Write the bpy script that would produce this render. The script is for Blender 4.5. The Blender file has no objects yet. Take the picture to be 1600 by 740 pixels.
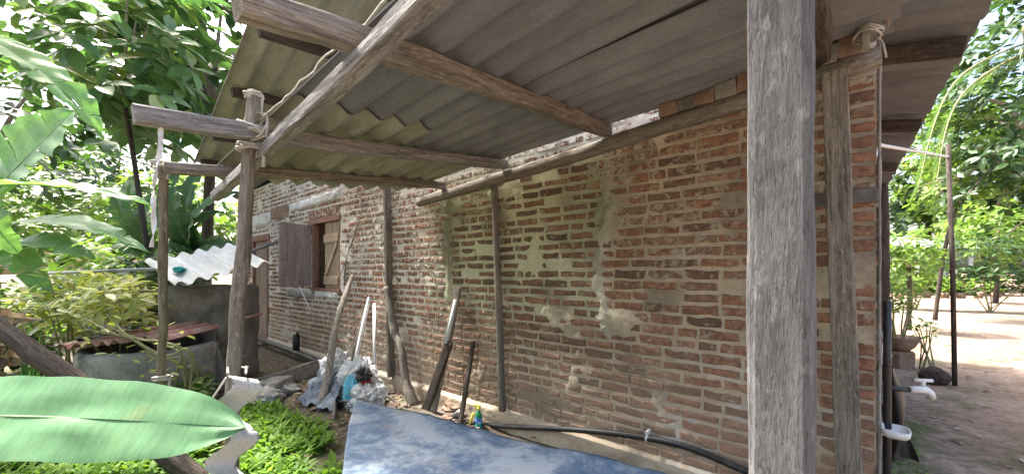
import bpy, math, random
import numpy as np
from mathutils import Vector, Matrix, noise

R = math.radians
rng = random.Random(7)
C = bpy.context.scene.collection
scn = bpy.context.scene

# ------------------------------------------------------------------ camera
FPX, HORY, YAW, CZ = 603.0, 425.0, R(40.2), 1.30
G = -0.15                      # ground level
cam_d = bpy.data.cameras.new('camera'); cam = bpy.data.objects.new('camera', cam_d); C.objects.link(cam)
cam_d.sensor_width = 36.0; cam_d.lens = FPX / 1600 * 36.0
cam_d.shift_y = (HORY - 370) / 1600
cam_d.clip_start = 0.02; cam_d.clip_end = 3000
cam.location = (0, 0, CZ); cam.rotation_euler = (R(90), 0, YAW)
scn.camera = cam

# ------------------------------------------------------------------ light
SUN_EL, SUN_AZ = R(60), math.atan2(-0.985, -0.12)     # azimuth as (x, y) the sun stands at
w = bpy.data.worlds.new('World'); scn.world = w; w.use_nodes = True
nt = w.node_tree; bg = nt.nodes['Background']
sky = nt.nodes.new('ShaderNodeTexSky'); sky.sky_type = 'NISHITA'; sky.sun_disc = False
sky.sun_elevation = SUN_EL; sky.sun_rotation = SUN_AZ
sky.air_density = 1.2; sky.dust_density = 6.0; sky.ozone_density = 1.0
nt.links.new(sky.outputs[0], bg.inputs[0]); bg.inputs[1].default_value = 0.15
sl = bpy.data.lights.new('sun', 'SUN'); sl.energy = 4.6; sl.angle = R(6); sl.color = (1, .96, .9)
so = bpy.data.objects.new('sun', sl); C.objects.link(so); so.location = (-3, -3, 12)
sd = Vector((math.sin(SUN_AZ) * math.cos(SUN_EL), math.cos(SUN_AZ) * math.cos(SUN_EL), math.sin(SUN_EL)))
so.rotation_euler = sd.to_track_quat('Z', 'Y').to_euler()
vs = scn.view_settings; vs.view_transform = 'Standard'; vs.look = 'None'; vs.gamma = 1; vs.exposure = 2.05
scn.render.engine = 'CYCLES'
scn.cycles.max_bounces = 8; scn.cycles.diffuse_bounces = 5; scn.cycles.transmission_bounces = 4
scn.cycles.use_denoising = True

# ------------------------------------------------------------------ helpers
SY, CY = math.sin(YAW), math.cos(YAW)
def _ray(px, py):
    t = (px - 800) / FPX
    return Vector((t * CY - SY, t * SY + CY, (HORY - py) / FPX))
O = Vector((0, 0, CZ))
def at_y(px, py, Y): d = _ray(px, py); return O + d * (Y / d.y)
def at_z(px, py, Z=G): d = _ray(px, py); return O + d * ((Z - CZ) / d.z)
def at_d(px, py, D): return O + _ray(px, py) * D
def proj(p):
    Z = -p[0] * SY + p[1] * CY; X = p[0] * CY + p[1] * SY
    if Z < .05: return (-9999, -9999, Z)
    return (800 + FPX * X / Z, HORY - FPX * (p[2] - CZ) / Z, Z)

WM = {}
def link(o, M, parent):
    C.objects.link(o); WM[o] = M
    if parent is not None:
        o.parent = parent; o.matrix_basis = WM[parent].inverted() @ M
    else: o.matrix_basis = M
    return o
def thing(name, label, cat, loc, group=None):
    o = bpy.data.objects.new(name, None); o.empty_display_size = .1
    link(o, Matrix.Translation(Vector(loc)), None)
    o['label'] = label; o['category'] = cat
    if group: o['group'] = group
    return o
def tag(o, label, cat, group=None):
    o['label'] = label; o['category'] = cat
    if group: o['group'] = group
    return o
def mkmesh(name, V, F, mat, smooth=False):
    m = bpy.data.meshes.new(name)
    m.from_pydata([tuple(v) for v in V], [], [tuple(f) for f in F])
    if mat: m.materials.append(mat)
    if smooth: m.polygons.foreach_set('use_smooth', [True] * len(m.polygons))
    m.update(); return m
def obj(name, V, F, mat, parent=None, smooth=False, origin=None):
    """world-space vertices; origin becomes the object's location"""
    V = [Vector(v) for v in V]
    if origin is None:
        n = len(V); zmin = min(v.z for v in V)
        origin = Vector((sum(v.x for v in V) / n, sum(v.y for v in V) / n, zmin))
    origin = Vector(origin)
    o = bpy.data.objects.new(name, mkmesh(name, [v - origin for v in V], F, mat, smooth))
    return link(o, Matrix.Translation(origin), parent)
def frame(zdir, xhint=Vector((0, 0, 1)), loc=Vector((0, 0, 0))):
    z = Vector(zdir).normalized(); x = Vector(xhint) - z * z.dot(Vector(xhint))
    if x.length < 1e-4: x = Vector((1, 0, 0)) - z * z.x
    x.normalize(); y = z.cross(x)
    M = Matrix((x, y, z)).transposed().to_4x4(); M.translation = loc
    return M

def timber(name, p0, p1, w, h, mat, parent=None, square=.7, rough=.06, bend=0., taper=1., seed=0, hint=(0, 0, 1), seg=None, knots=0):
    """a rough timber; local z runs along it so that the grain follows"""
    p0, p1 = Vector(p0), Vector(p1); L = (p1 - p0).length
    M = frame(p1 - p0, hint, p0); n = 14
    seg = seg or max(4, int(L / .12)); V = []; F = []
    r = random.Random(seed + 17)
    ox, oy = r.uniform(0, 50), r.uniform(0, 50)
    for i in range(seg + 1):
        t = i / seg; s = 1 + (taper - 1) * t; z = t * L
        cx = bend * math.sin(t * math.pi) + rough * h * (noise.noise((ox, z * 1.3, 3)) )
        cyy = bend * .4 * math.sin(t * math.pi * 1.7) + rough * w * noise.noise((oy, z * 1.3, 9))
        for k in range(n):
            a = 2 * math.pi * k / n + math.pi / n; c, si = math.cos(a), math.sin(a)
            e = 2 / (2 + 6 * square)
            x = math.copysign(abs(c) ** e, c); y = math.copysign(abs(si) ** e, si)
            nn = 1 + rough * 1.6 * noise.noise((ox + c * 1.2, oy + si * 1.2, z * 4)) + rough * .8 * noise.noise((ox + c * 4, oy + si * 4, z * 9))
            V.append((cx + x * h / 2 * s * nn, cyy + y * w / 2 * s * nn, z + (rough * .25 * w * noise.noise((c * 3, si * 3, ox)) if i in (0, seg) else 0)))
    for i in range(seg):
        for k in range(n):
            a = i * n + k; b = i * n + (k + 1) % n
            F.append((a, b, b + n, a + n))
    V += [(0, 0, 0), (0, 0, L)]; c0, c1 = len(V) - 2, len(V) - 1
    for k in range(n):
        F.append((c0, (k + 1) % n, k)); F.append((c1, seg * n + k, seg * n + (k + 1) % n))
    o = bpy.data.objects.new(name, mkmesh(name, V, F, mat, square < .45))
    return link(o, M, parent)

def tube_vf(pts, rad, n=8, rough=0, seed=0, close=True):
    pts = [Vector(p) for p in pts]; V = []; F = []
    if not hasattr(rad, '__len__'): rad = [rad] * len(pts)
    up = Vector((.13, .21, 1)); 
    for i, p in enumerate(pts):
        d = (pts[min(i + 1, len(pts) - 1)] - pts[max(i - 1, 0)]).normalized()
        x = up - d * up.dot(d)
        if x.length < .05: x = Vector((1, .1, 0)) - d * d.x
        x.normalize(); y = d.cross(x); up = x
        for k in range(n):
            a = 2 * math.pi * k / n
            rr = rad[i] * (1 + rough * noise.noise((p.x * 9 + math.cos(a) * 1.5 + seed, p.y * 9 + math.sin(a) * 1.5, p.z * 9)))
            V.append(p + (x * math.cos(a) + y * math.sin(a)) * rr)
    for i in range(len(pts) - 1):
        for k in range(n):
            a = i * n + k; b = i * n + (k + 1) % n
            F.append((a, b, b + n, a + n))
    if close:
        F.append(tuple(range(n))[::-1]); F.append(tuple(range((len(pts) - 1) * n, len(pts) * n)))
    return V, F
def tube(name, pts, rad, mat, parent=None, n=8, rough=0, seed=0, smooth=True):
    V, F = tube_vf(pts, rad, n, rough, seed); return obj(name, V, F, mat, parent, smooth)
def smoothpts(pts, sub=4):
    pts = [Vector(p) for p in pts]; out = []
    for i in range(len(pts) - 1):
        p0, p1, p2, p3 = pts[max(i - 1, 0)], pts[i], pts[i + 1], pts[min(i + 2, len(pts) - 1)]
        for k in range(sub):
            t = k / sub
            out.append(.5 * ((2 * p1) + (p2 - p0) * t + (2 * p0 - 5 * p1 + 4 * p2 - p3) * t * t + (3 * p1 - p0 - 3 * p2 + p3) * t ** 3))
    out.append(pts[-1]); return out
def box_vf(lo, hi, j=0, seed=0):
    r = random.Random(seed); V = []
    for z in (lo[2], hi[2]):
        for (x, y) in ((lo[0], lo[1]), (hi[0], lo[1]), (hi[0], hi[1]), (lo[0], hi[1])):
            V.append(Vector((x + r.uniform(-j, j), y + r.uniform(-j, j), z + r.uniform(-j, j))))
    F = [(3, 2, 1, 0), (4, 5, 6, 7), (0, 1, 5, 4), (1, 2, 6, 5), (2, 3, 7, 6), (3, 0, 4, 7)]
    return V, F
def box(name, lo, hi, mat, parent=None, bev=.004, j=0, seed=0):
    import bmesh
    V, F = box_vf(lo, hi, j, seed); bm = bmesh.new()
    vs_ = [bm.verts.new(v) for v in V]
    for f in F: bm.faces.new([vs_[i] for i in f])
    if bev: bmesh.ops.bevel(bm, geom=list(bm.edges), offset=bev, segments=2, affect='EDGES', profile=.6)
    bm.verts.index_update()
    VV = [v.co.copy() for v in bm.verts]; FF = [[v.index for v in f.verts] for f in bm.faces]; bm.free()
    return obj(name, VV, FF, mat, parent)
def lathe_vf(prof, c, n=20, ax=Vector((0, 0, 1)), wob=0, seed=0):
    V = []; F = []; M = frame(ax, Vector((1, 0, 0)), Vector(c))
    for i, (r, z) in enumerate(prof):
        for k in range(n):
            a = 2 * math.pi * k / n
            q = r * (1 + wob * noise.noise((math.cos(a) * 1.5 + seed, math.sin(a) * 1.5, z * 4)))
            V.append(M @ Vector((q * math.cos(a), q * math.sin(a), z)))
    for i in range(len(prof) - 1):
        for k in range(n):
            a = i * n + k; b = i * n + (k + 1) % n; F.append((a, b, b + n, a + n))
    F.append(tuple(range(n))[::-1]); F.append(tuple(range((len(prof) - 1) * n, len(prof) * n)))
    return V, F
def lathe(name, prof, c, mat, parent=None, n=20, ax=Vector((0, 0, 1)), wob=0, smooth=True, seed=0):
    V, F = lathe_vf(prof, c, n, ax, wob, seed); return obj(name, V, F, mat, parent, smooth)
def corrugated(name, O0, a, b, La, Lb, mat, parent=None, wl=.177, amp=.026, th=.007, jag=.0, phase=0, seg=3, sag=0, seed=0):
    """sheet with waves across b, running along a"""
    a = Vector(a).normalized(); b = Vector(b); b = (b - a * a.dot(b)).normalized(); nrm = a.cross(b)
    if nrm.z < 0: nrm = -nrm
    O0 = Vector(O0); nb = max(8, int(Lb / wl * 9)); V = []
    r = random.Random(seed)
    for s in (0, 1):
        for i in range(seg + 1):
            for k in range(nb + 1):
                u = i / seg * La; v = k / nb * Lb
                if i == 0: u += jag * (noise.noise((v * 7, seed, 0)) + .5 * noise.noise((v * 23, seed, 4)))
                if i == seg: u += jag * (noise.noise((v * 7, seed, 7)) + .5 * noise.noise((v * 23, seed, 2)))
                hgt = amp * math.sin(2 * math.pi * (v / wl + phase)) - sag * math.sin(math.pi * i / seg)
                hgt += .006 * noise.noise((u * 1.1 + seed, v * 1.1, 0))
                V.append(O0 + a * u + b * v + nrm * (hgt + (th if s else 0)))
    F = []; W = nb + 1; S = (seg + 1) * W
    for i in range(seg):
        for k in range(nb):
            q = i * W + k
            F.append((q, q + 1, q + W + 1, q + W)); F.append((S + q, S + q + W, S + q + W + 1, S + q + 1))
    for k in range(nb):
        F.append((k, k + S, k + 1 + S, k + 1)); e = seg * W + k; F.append((e, e + 1, e + 1 + S, e + S))
    for i in range(seg):
        q = i * W; F.append((q, q + W, q + W + S, q + S)); q += nb; F.append((q, q + S, q + W + S, q + W))
    o = obj(name, V, F, mat, parent, True)
    m = o.data
    try: m.set_sharp_from_angle(angle=R(40))
    except Exception: pass
    return o
def blob(name, c, rx, ry, rz, mat, parent=None, amp=.25, freq=3, n=18, flat=None, seed=0, smooth=False):
    V = []; F = []; c = Vector(c)
    for i in range(n + 1):
        ph = math.pi * i / n
        for k in range(2 * n):
            th = math.pi * k / n; d = Vector((math.sin(ph) * math.cos(th), math.sin(ph) * math.sin(th), math.cos(ph)))
            q = d * freq + Vector((seed, seed * 2, 0))
            f = 1 + amp * .8 * noise.noise(q * .6) + amp * .45 * noise.noise(q * 1.5) + amp * .55 * (abs(noise.noise(q * 1.9)) - .25) + amp * .18 * noise.noise(q * 5)
            p = c + Vector((d.x * rx, d.y * ry, d.z * rz)) * f
            if flat is not None and p.z < flat: p.z = flat
            V.append(p)
    W = 2 * n
    for i in range(n):
        for k in range(W):
            a = i * W + k; b = i * W + (k + 1) % W; F.append((a, a + W, b + W, b))
    return obj(name, V, F, mat, parent, smooth)

# ------------------------------------------------------------------ materials
class NB:
    def __init__(s, name):
        s.m = bpy.data.materials.new(name); s.m.use_nodes = True; s.t = s.m.node_tree
        s.b = s.t.nodes['Principled BSDF']; s.out = s.t.nodes['Material Output']
    def n(s, typ, **kw):
        x = s.t.nodes.new('ShaderNode' + typ)
        for k, v in kw.items(): setattr(x, k, v)
        return x
    def l(s, a, b): s.t.links.new(a, b)
    def pos(s): return s.n('NewGeometry').outputs['Position']
    def objc(s): return s.n('TexCoord').outputs['Object']
    def rnd(s):
        a = s.n('NewGeometry').outputs['Random Per Island']; b = s.n('ObjectInfo').outputs['Random']
        m = s.n('Math', operation='ADD'); s.l(a, m.inputs[0]); s.l(b, m.inputs[1])
        f = s.n('Math', operation='FRACT'); s.l(m.outputs[0], f.inputs[0]); return f.outputs[0]
    def map(s, v, sc):
        m = s.n('Mapping'); s.l(v, m.inputs[0]); m.inputs['Scale'].default_value = sc if hasattr(sc, '__len__') else (sc,) * 3
        return m.outputs[0]
    def noise(s, v, sc=1, det=5, rough=.55, dist=0):
        x = s.n('TexNoise'); s.l(v, x.inputs['Vector']); x.inputs['Scale'].default_value = sc
        x.inputs['Detail'].default_value = det; x.inputs['Roughness'].default_value = rough; x.inputs['Distortion'].default_value = dist
        return x.outputs[0]
    def ramp(s, f, stops, interp='LINEAR'):
        x = s.n('ValToRGB'); s.l(f, x.inputs[0]); e = x.color_ramp.elements; x.color_ramp.interpolation = interp
        while len(e) < len(stops): e.new(.5)
        for q, (p, c) in zip(e, stops): q.position = p; q.color = (c[0], c[1], c[2], 1) if hasattr(c, '__len__') else (c, c, c, 1)
        return x.outputs[0]
    def mix(s, f, a, b, mode='MIX'):
        x = s.n('MixRGB', blend_type=mode)
        for i, v in enumerate((f, a, b)):
            if hasattr(v, 'is_linked'): s.l(v, x.inputs[i])
            elif i == 0: x.inputs[0].default_value = v
            else: x.inputs[i].default_value = (v[0], v[1], v[2], 1)
        return x.outputs[0]
    def math(s, op, a, b=0.):
        x = s.n('Math', operation=op)
        for i, v in enumerate((a, b)):
            if hasattr(v, 'is_linked'): s.l(v, x.inputs[i])
            else: x.inputs[i].default_value = v
        return x.outputs[0]
    def bump(s, h, st=.4, dist=.01):
        x = s.n('Bump'); s.l(h, x.inputs['Height']); x.inputs['Strength'].default_value = st; x.inputs['Distance'].default_value = dist
        s.l(x.outputs[0], s.b.inputs['Normal'])
    def fin(s, col, rough=.85, spec=.2):
        if hasattr(col, 'is_linked'): s.l(col, s.b.inputs['Base Color'])
        else: s.b.inputs['Base Color'].default_value = (*col, 1)
        if hasattr(rough, 'is_linked'): s.l(rough, s.b.inputs['Roughness'])
        else: s.b.inputs['Roughness'].default_value = rough
        s.b.inputs['Specular IOR Level'].default_value = spec
        return s.m

def m_wood(name, dark, mid, light, gsc=14, bump=.6, zs=1.):
    b = NB(name); v = b.objc(); rd = b.n('ObjectInfo').outputs['Random']
    va = b.n('VectorMath', operation='ADD'); b.l(v, va.inputs[0])
    cx = b.n('CombineXYZ'); b.l(b.math('MULTIPLY', rd, 37.), cx.inputs[0]); b.l(b.math('MULTIPLY', rd, 11.), cx.inputs[2]); b.l(cx.outputs[0], va.inputs[1])
    v = va.outputs[0]
    g = b.noise(b.map(v, (1, 1, .07 * zs)), gsc * 3, 6, .65, .6)
    bl = b.noise(b.map(v, (1, 1, .35)), 5, 4, .6)
    fine = b.noise(b.map(v, (1, 1, .12 * zs)), gsc * 12, 4, .7)
    ck = b.noise(b.map(v, (1, 1, .045 * zs)), gsc * 5, 3, .55, .25)
    c = b.ramp(g, [(.22, dark), (.42, mid), (.66, light)])
    c = b.mix(b.ramp(bl, [(.35, 0), (.7, .55)]), c, [x * .55 for x in mid])
    c = b.mix(b.ramp(fine, [(.33, .4), (.46, 0)]), c, [x * .7 for x in dark])
    wn = b.noise(b.map(v, (1, 1, .35)), 70, 4, .7)
    c = b.mix(b.ramp(wn, [(.56, 0), (.68, .6)]), c, [min(1, x * 1.35) for x in light])
    crk = b.ramp(ck, [(.465, 0), (.487, .55 if zs == 1 else .4), (.51, 0)])
    c = b.mix(crk, c, [x * .35 for x in dark])
    pat = b.noise(b.map(v, (1, 1, .6)), 22, 5, .7, .8); c = b.mix(b.ramp(pat, [(.52, 0), (.6, .4)]), c, [x * .75 for x in light])
    h = b.mix(.5, b.mix(.5, g, fine), b.ramp(ck, [(.455, 1), (.487, 0 if zs == 1 else .8), (.52, 1)])); b.bump(h, bump, .012)
    return b.fin(c, .93, .1)
M = {}
M['wood_grey'] = m_wood('weathered_grey_wood', (.08, .072, .066), (.22, .205, .19), (.36, .345, .325))
M['wood_post'] = m_wood('grey_sawn_post_wood', (.05, .047, .046), (.115, .111, .11), (.185, .181, .178), 26, .6, 2.0)
M['wood_brown'] = m_wood('weathered_brown_wood', (.06, .05, .04), (.185, .158, .128), (.33, .295, .25))
M['wood_dark'] = m_wood('dark_wood', (.022, .018, .015), (.065, .05, .04), (.12, .10, .085))  # plain dark wood; on tree trunks it paints in leaf shadow
M['wood_pale'] = m_wood('pale_planed_wood', (.20, .14, .09), (.38, .28, .19), (.5, .39, .28), 10, .3)
M['wood_door'] = m_wood('old_door_wood', (.13, .09, .07), (.30, .22, .17), (.40, .32, .26), 10, .3)
M['wood_shutter'] = m_wood('greyed_shutter_wood', (.13, .10, .095), (.30, .24, .225), (.42, .36, .34), 8, .3)
M['wood_red'] = m_wood('reddish_frame_wood', (.15, .08, .06), (.28, .15, .11), (.36, .22, .17), 10, .3)
M['bark'] = m_wood('pale_flaking_bark', (.10, .075, .055), (.28, .23, .18), (.5, .46, .4), 9, .8)

def m_rough(name, cols, sc=6, fine=60, bump=.4, rough=.9, stain=None, stain_lo=.5, world=False, spec=.2, bd=.01):
    b = NB(name); v = b.pos() if world else b.objc()
    n1 = b.noise(v, sc, 6, .6, .3); n2 = b.noise(v, fine, 4, .65)
    k = len(cols); c = b.ramp(n1, [(.3 + .4 * i / max(1, k - 1), cols[i]) for i in range(k)])
    c = b.mix(b.ramp(n2, [(.3, .35), (.6, 0)]), c, [x * .55 for x in cols[0]])
    if stain:
        n3 = b.noise(v, sc * .45, 5, .65, .8); c = b.mix(b.ramp(n3, [(stain_lo, 0), (stain_lo + .15, .8)]), c, stain)
    b.bump(b.mix(.5, n1, n2), bump, bd)
    return b.fin(c, rough, spec)
M['concrete'] = m_rough('old_concrete', [(.16, .15, .135), (.30, .28, .25), (.40, .385, .35)], 5, 70, .5, stain=(.10, .095, .075))
M['concrete_dark'] = m_rough('mossy_dark_plaster', [(.08, .072, .062), (.18, .162, .14), (.30, .275, .24)], 3, 50, .6, stain=(.05, .048, .038), bd=.02)
M['plaster_white'] = m_rough('limewashed_plaster', [(.5, .48, .44), (.68, .66, .62), (.76, .75, .72)], 8, 60, .5, stain=(.3, .22, .17), stain_lo=.58)
M['stone'] = m_rough('grey_stone', [(.18, .17, .155), (.30, .285, .26), (.40, .39, .36)], 4, 40, .7)
M['black_plastic'] = m_rough('black_plastic', [(.018, .018, .018), (.03, .03, .03)], 8, 80, .1, .45, stain=(.09, .08, .065), stain_lo=.55, spec=.4)
M['white_plastic'] = m_rough('white_plastic', [(.62, .62, .60), (.74, .74, .72)], 8, 80, .05, .4, stain=(.42, .38, .32), stain_lo=.6, spec=.4)
M['rust_red'] = m_rough('faded_red_roofing', [(.24, .10, .08), (.38, .20, .165), (.46, .33, .29)], 6, 60, .3, .8, stain=(.20, .17, .14))
M['clay'] = m_rough('weathered_clay', [(.15, .10, .07), (.26, .17, .12), (.33, .26, .2)], 6, 60, .3)
M['tarp_grey'] = m_rough('faded_blue_grey_tarp', [(.10, .12, .15), (.19, .215, .25), (.30, .33, .36)], 6, 60, .3, .7)
M['sack_white'] = m_rough('dirty_white_sack', [(.40, .39, .37), (.60, .59, .58), (.72, .72, .72)], 7, 120, .3, .6)
M['cyan'] = m_rough('cyan_plastic', [(.12, .42, .55), (.25, .6, .7)], 6, 60, .1, .5)
M['yellow'] = m_rough('yellow_plastic', [(.6, .5, .06), (.7, .62, .12)], 6, 60, .05, .4)
M['red_cloth'] = m_rough('red_cloth', [(.3, .05, .04), (.4, .09, .07)], 6, 60, .2, .8)
M['rope'] = m_rough('pale_rope', [(.32, .29, .25), (.55, .52, .47)], 30, 200, .5, .9)
M['steel'] = m_rough('dull_steel', [(.25, .25, .25), (.42, .42, .42)], 10, 90, .1, .5, spec=.5)
M['far_wall'] = m_rough('grey_far_wall', [(.22, .22, .22), (.34, .34, .34)], 2, 30, .2)
M['far_roof'] = m_rough('grey_far_roof', [(.16, .16, .165), (.28, .28, .28)], 2, 30, .2)

def m_asb(name, cols, stain, lo=.48):
    b = NB(name); v = b.pos()
    n1 = b.noise(b.map(v, (.8, 2.2, 1)), 2.2, 6, .6, .4); n2 = b.noise(v, 90, 4, .7); n3 = b.noise(b.map(v, (.5, 3, 1)), 3.5, 5, .6)
    c = b.ramp(n1, [(.3, cols[0]), (.5, cols[1]), (.7, cols[2])])
    c = b.mix(b.ramp(n3, [(lo, 0), (lo + .2, .75)]), c, stain)
    c = b.mix(b.ramp(n2, [(.35, .3), (.55, 0)]), c, [x * .5 for x in cols[0]])
    b.bump(n2, .25, .004); return b.fin(c, .92, .1)
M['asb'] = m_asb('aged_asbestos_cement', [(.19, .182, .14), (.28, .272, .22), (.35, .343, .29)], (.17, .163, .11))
M['asb_dark'] = m_asb('dark_asbestos_cement', [(.135, .138, .144), (.19, .194, .20), (.235, .239, .245)], (.15, .15, .148))  # darker, bluer grey than the aged sheets
M['asb_white'] = m_asb('pale_asbestos_cement', [(.50, .49, .46), (.62, .61, .58), (.70, .69, .67)], (.36, .34, .28), .56)

# brick: colour by piece, mortar smeared over in patches, daylight painted in white
b = NB('brick'); v = b.pos(); rd = b.rnd()
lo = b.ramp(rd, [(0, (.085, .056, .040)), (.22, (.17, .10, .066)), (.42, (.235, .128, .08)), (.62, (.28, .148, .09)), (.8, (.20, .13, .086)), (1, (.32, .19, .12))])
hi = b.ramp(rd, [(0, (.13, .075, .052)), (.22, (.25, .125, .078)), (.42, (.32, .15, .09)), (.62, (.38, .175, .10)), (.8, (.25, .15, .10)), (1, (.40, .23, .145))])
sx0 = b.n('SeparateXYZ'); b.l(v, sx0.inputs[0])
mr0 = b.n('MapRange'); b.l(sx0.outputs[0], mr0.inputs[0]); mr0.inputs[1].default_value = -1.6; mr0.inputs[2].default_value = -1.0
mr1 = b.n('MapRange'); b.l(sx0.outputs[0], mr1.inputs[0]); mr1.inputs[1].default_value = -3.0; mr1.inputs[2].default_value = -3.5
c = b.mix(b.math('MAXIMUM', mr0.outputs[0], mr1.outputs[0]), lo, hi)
c = b.mix(.16, c, (.34, .25, .18))
n1 = b.noise(v, 28, 5, .65); n2 = b.noise(v, 130, 4, .7); n3 = b.noise(v, 17, 6, .7, .5); n4 = b.noise(v, 1.9, 3, .55)
c = b.mix(b.ramp(n1, [(.35, .75), (.6, 0)]), c, (.085, .055, .042))
c = b.mix(b.ramp(n2, [(.55, 0), (.75, .35)]), c, (.42, .24, .16))
sm = b.math('ADD', n3, b.math('MULTIPLY', b.math('SUBTRACT', n4, .5), .45))
sx = b.n('SeparateXYZ'); b.l(v, sx.inputs[0])
def mrange(bb, val, a0, a1, o0, o1):
    x = bb.n('MapRange'); bb.l(val, x.inputs[0]); x.inputs[1].default_value = a0; x.inputs[2].default_value = a1; x.inputs[3].default_value = o0; x.inputs[4].default_value = o1
    return x.outputs[0]
far = mrange(b, sx.outputs[0], -3.7, -3.0, .022, 0)
upr = mrange(b, sx.outputs[2], .8, 2.0, 0, .06)
sm = b.math('ADD', b.math('ADD', b.math('ADD', sm, far), upr), b.math('MULTIPLY', mrange(b, sx.outputs[2], 2.22, 2.36, 0, .10), mrange(b, sx.outputs[0], -3.7, -3.4, 0, 1)))  # extra white smear above the plate paints in the sun there
mc = b.mix(mrange(b, sx.outputs[0], -3.6, -3.0, 1, 0), (.37, .33, .255), (.62, .57, .51))  # paler smear on the far wall also carries its daylight as colour
mc = b.mix(mrange(b, sx.outputs[2], 2.25, 2.4, 0, 1), mc, (.66, .63, .58))  # near white above the plate, sunlight put into the colour
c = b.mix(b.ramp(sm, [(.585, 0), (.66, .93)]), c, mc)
c = b.mix(mrange(b, b.math('ADD', sx.outputs[2], b.math('MULTIPLY', n4, -.8)), .45, -.35, 0, .5), c, (.45, .335, .24))
b.bump(b.mix(.5, n1, n2), .55, .010)
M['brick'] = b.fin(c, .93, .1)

# mortar: vertex colour carries stains, plus daylight painted white on far wall and slot
b = NB('lime_mortar'); v = b.pos()
va = b.n('Attribute'); va.attribute_name = 'tone'
n1 = b.noise(v, 24, 6, .65); n2 = b.noise(v, 150, 4, .7)
c = b.mix(b.ramp(n1, [(.3, .5), (.62, 0)]), va.outputs['Color'], (.62, .57, .5), 'MULTIPLY')
c = b.mix(b.ramp(n2, [(.3, .3), (.45, 0)]), c, (.14, .12, .09))
n5 = b.noise(v, 55, 6, .75, .6)
c = b.mix(b.ramp(n5, [(.34, .5), (.46, 0)]), c, (.66, .62, .54), 'MULTIPLY')
b.bump(b.mix(.6, n2, n5), .7, .014)
M['mortar'] = b.fin(c, .95, .1)

def m_leaf(name, cols, trans=.35, rough=.45, spec=.4, veins=False, tcol=None):
    b = NB(name); rd = b.rnd(); v = b.pos()
    c = b.ramp(rd, [(i / (len(cols) - 1), cols[i]) for i in range(len(cols))])
    n = b.noise(v, 9, 3, .6); c = b.mix(b.ramp(n, [(.35, .35), (.6, 0)]), c, [x * .55 for x in cols[0]])
    if veins:
        ob = b.objc(); sx = b.n('SeparateXYZ'); b.l(ob, sx.inputs[0])
        wv = b.n('TexWave', wave_type='BANDS', bands_direction='X'); b.l(ob, wv.inputs[0]); wv.inputs['Scale'].default_value = 26; wv.inputs['Distortion'].default_value = 1.2
        wv.inputs['Detail'].default_value = 2
        c = b.mix(b.math('MULTIPLY', wv.outputs['Fac'], .10), c, [min(1, x * 1.7) for x in cols[-1]])
        b.bump(wv.outputs['Fac'], .18, .004)
        nn = b.noise(ob, 5, 5, .6); c = b.mix(b.ramp(nn, [(.60, 0), (.68, .5)]), c, (.26, .29, .13))
        n6 = b.noise(ob, 38, 4, .7); c = b.mix(b.ramp(n6, [(.66, 0), (.72, .7)]), c, (.22, .17, .09)); n7 = b.noise(b.map(ob, (1, .12, 1)), 60, 4, .6); c = b.mix(b.ramp(n7, [(.4, .35), (.55, 0)]), c, [x * .6 for x in cols[0]])
    b.fin(c, rough, spec)
    tr = b.n('BsdfTranslucent'); tc = b.mix(1, c, tcol or (1.5, 1.6, .7), 'MULTIPLY'); b.l(tc, tr.inputs[0])
    ms = b.n('MixShader'); ms.inputs[0].default_value = trans
    b.l(b.b.outputs[0], ms.inputs[1]); b.l(tr.outputs[0], ms.inputs[2]); b.l(ms.outputs[0], b.out.inputs[0])
    return b.m
M['leaf_big'] = m_leaf('glossy_broad_leaf', [(.06, .13, .06), (.10, .20, .07), (.14, .25, .09), (.08, .16, .08), (.27, .32, .10)], .35, .28, .6)
M['leaf_dark'] = m_leaf('dark_leaf', [(.025, .06, .022), (.045, .095, .03), (.07, .13, .04)], .3)
M['leaf_light'] = m_leaf('light_leaf', [(.09, .17, .04), (.15, .25, .055), (.23, .32, .085)], .45)
M['leaf_yellow'] = m_leaf('yellow_green_leaf', [(.18, .24, .06), (.32, .35, .09), (.45, .44, .16), (.6, .6, .4)], .45)
M['banana'] = m_leaf('banana_leaf', [(.12, .25, .09), (.15, .29, .11), (.19, .33, .14)], .45, .38, .45, True)
M['banana_near'] = m_leaf('banana_leaf_near', [(.125, .265, .125), (.145, .29, .14)], .3, .5, .3, True, (1.2, 1.5, .7))
M['banana_dark'] = m_leaf('dark_banana_leaf', [(.05, .115, .05), (.07, .15, .06), (.10, .19, .07)], .35, .4, .4, True)  # darker leaf green for the two rear plants
M['grass'] = m_leaf('grass_blade', [(.10, .19, .03), (.16, .28, .045), (.22, .34, .08)], .4, .6, .2)
M['dead_leaf'] = m_leaf('dry_banana_leaf', [(.20, .15, .10), (.34, .27, .2), (.45, .38, .3)], .25, .8, .1, False, (1.2, 1, .8))
M['litter'] = m_leaf('leaf_litter', [(.07, .05, .035), (.16, .115, .075), (.26, .2, .14), (.34, .3, .24)], .1, .9, .1)
M['stem'] = m_rough('banana_stem', [(.10, .14, .06), (.18, .19, .09), (.22, .15, .09)], 8, 40, .3, .6)
M['midrib'] = m_rough('pale_midrib', [(.16, .28, .12), (.22, .34, .16)], 8, 40, .1, .5)
M['vine'] = m_rough('vine_stem', [(.22, .22, .10), (.34, .32, .18)], 8, 40, .3, .7)

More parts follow.
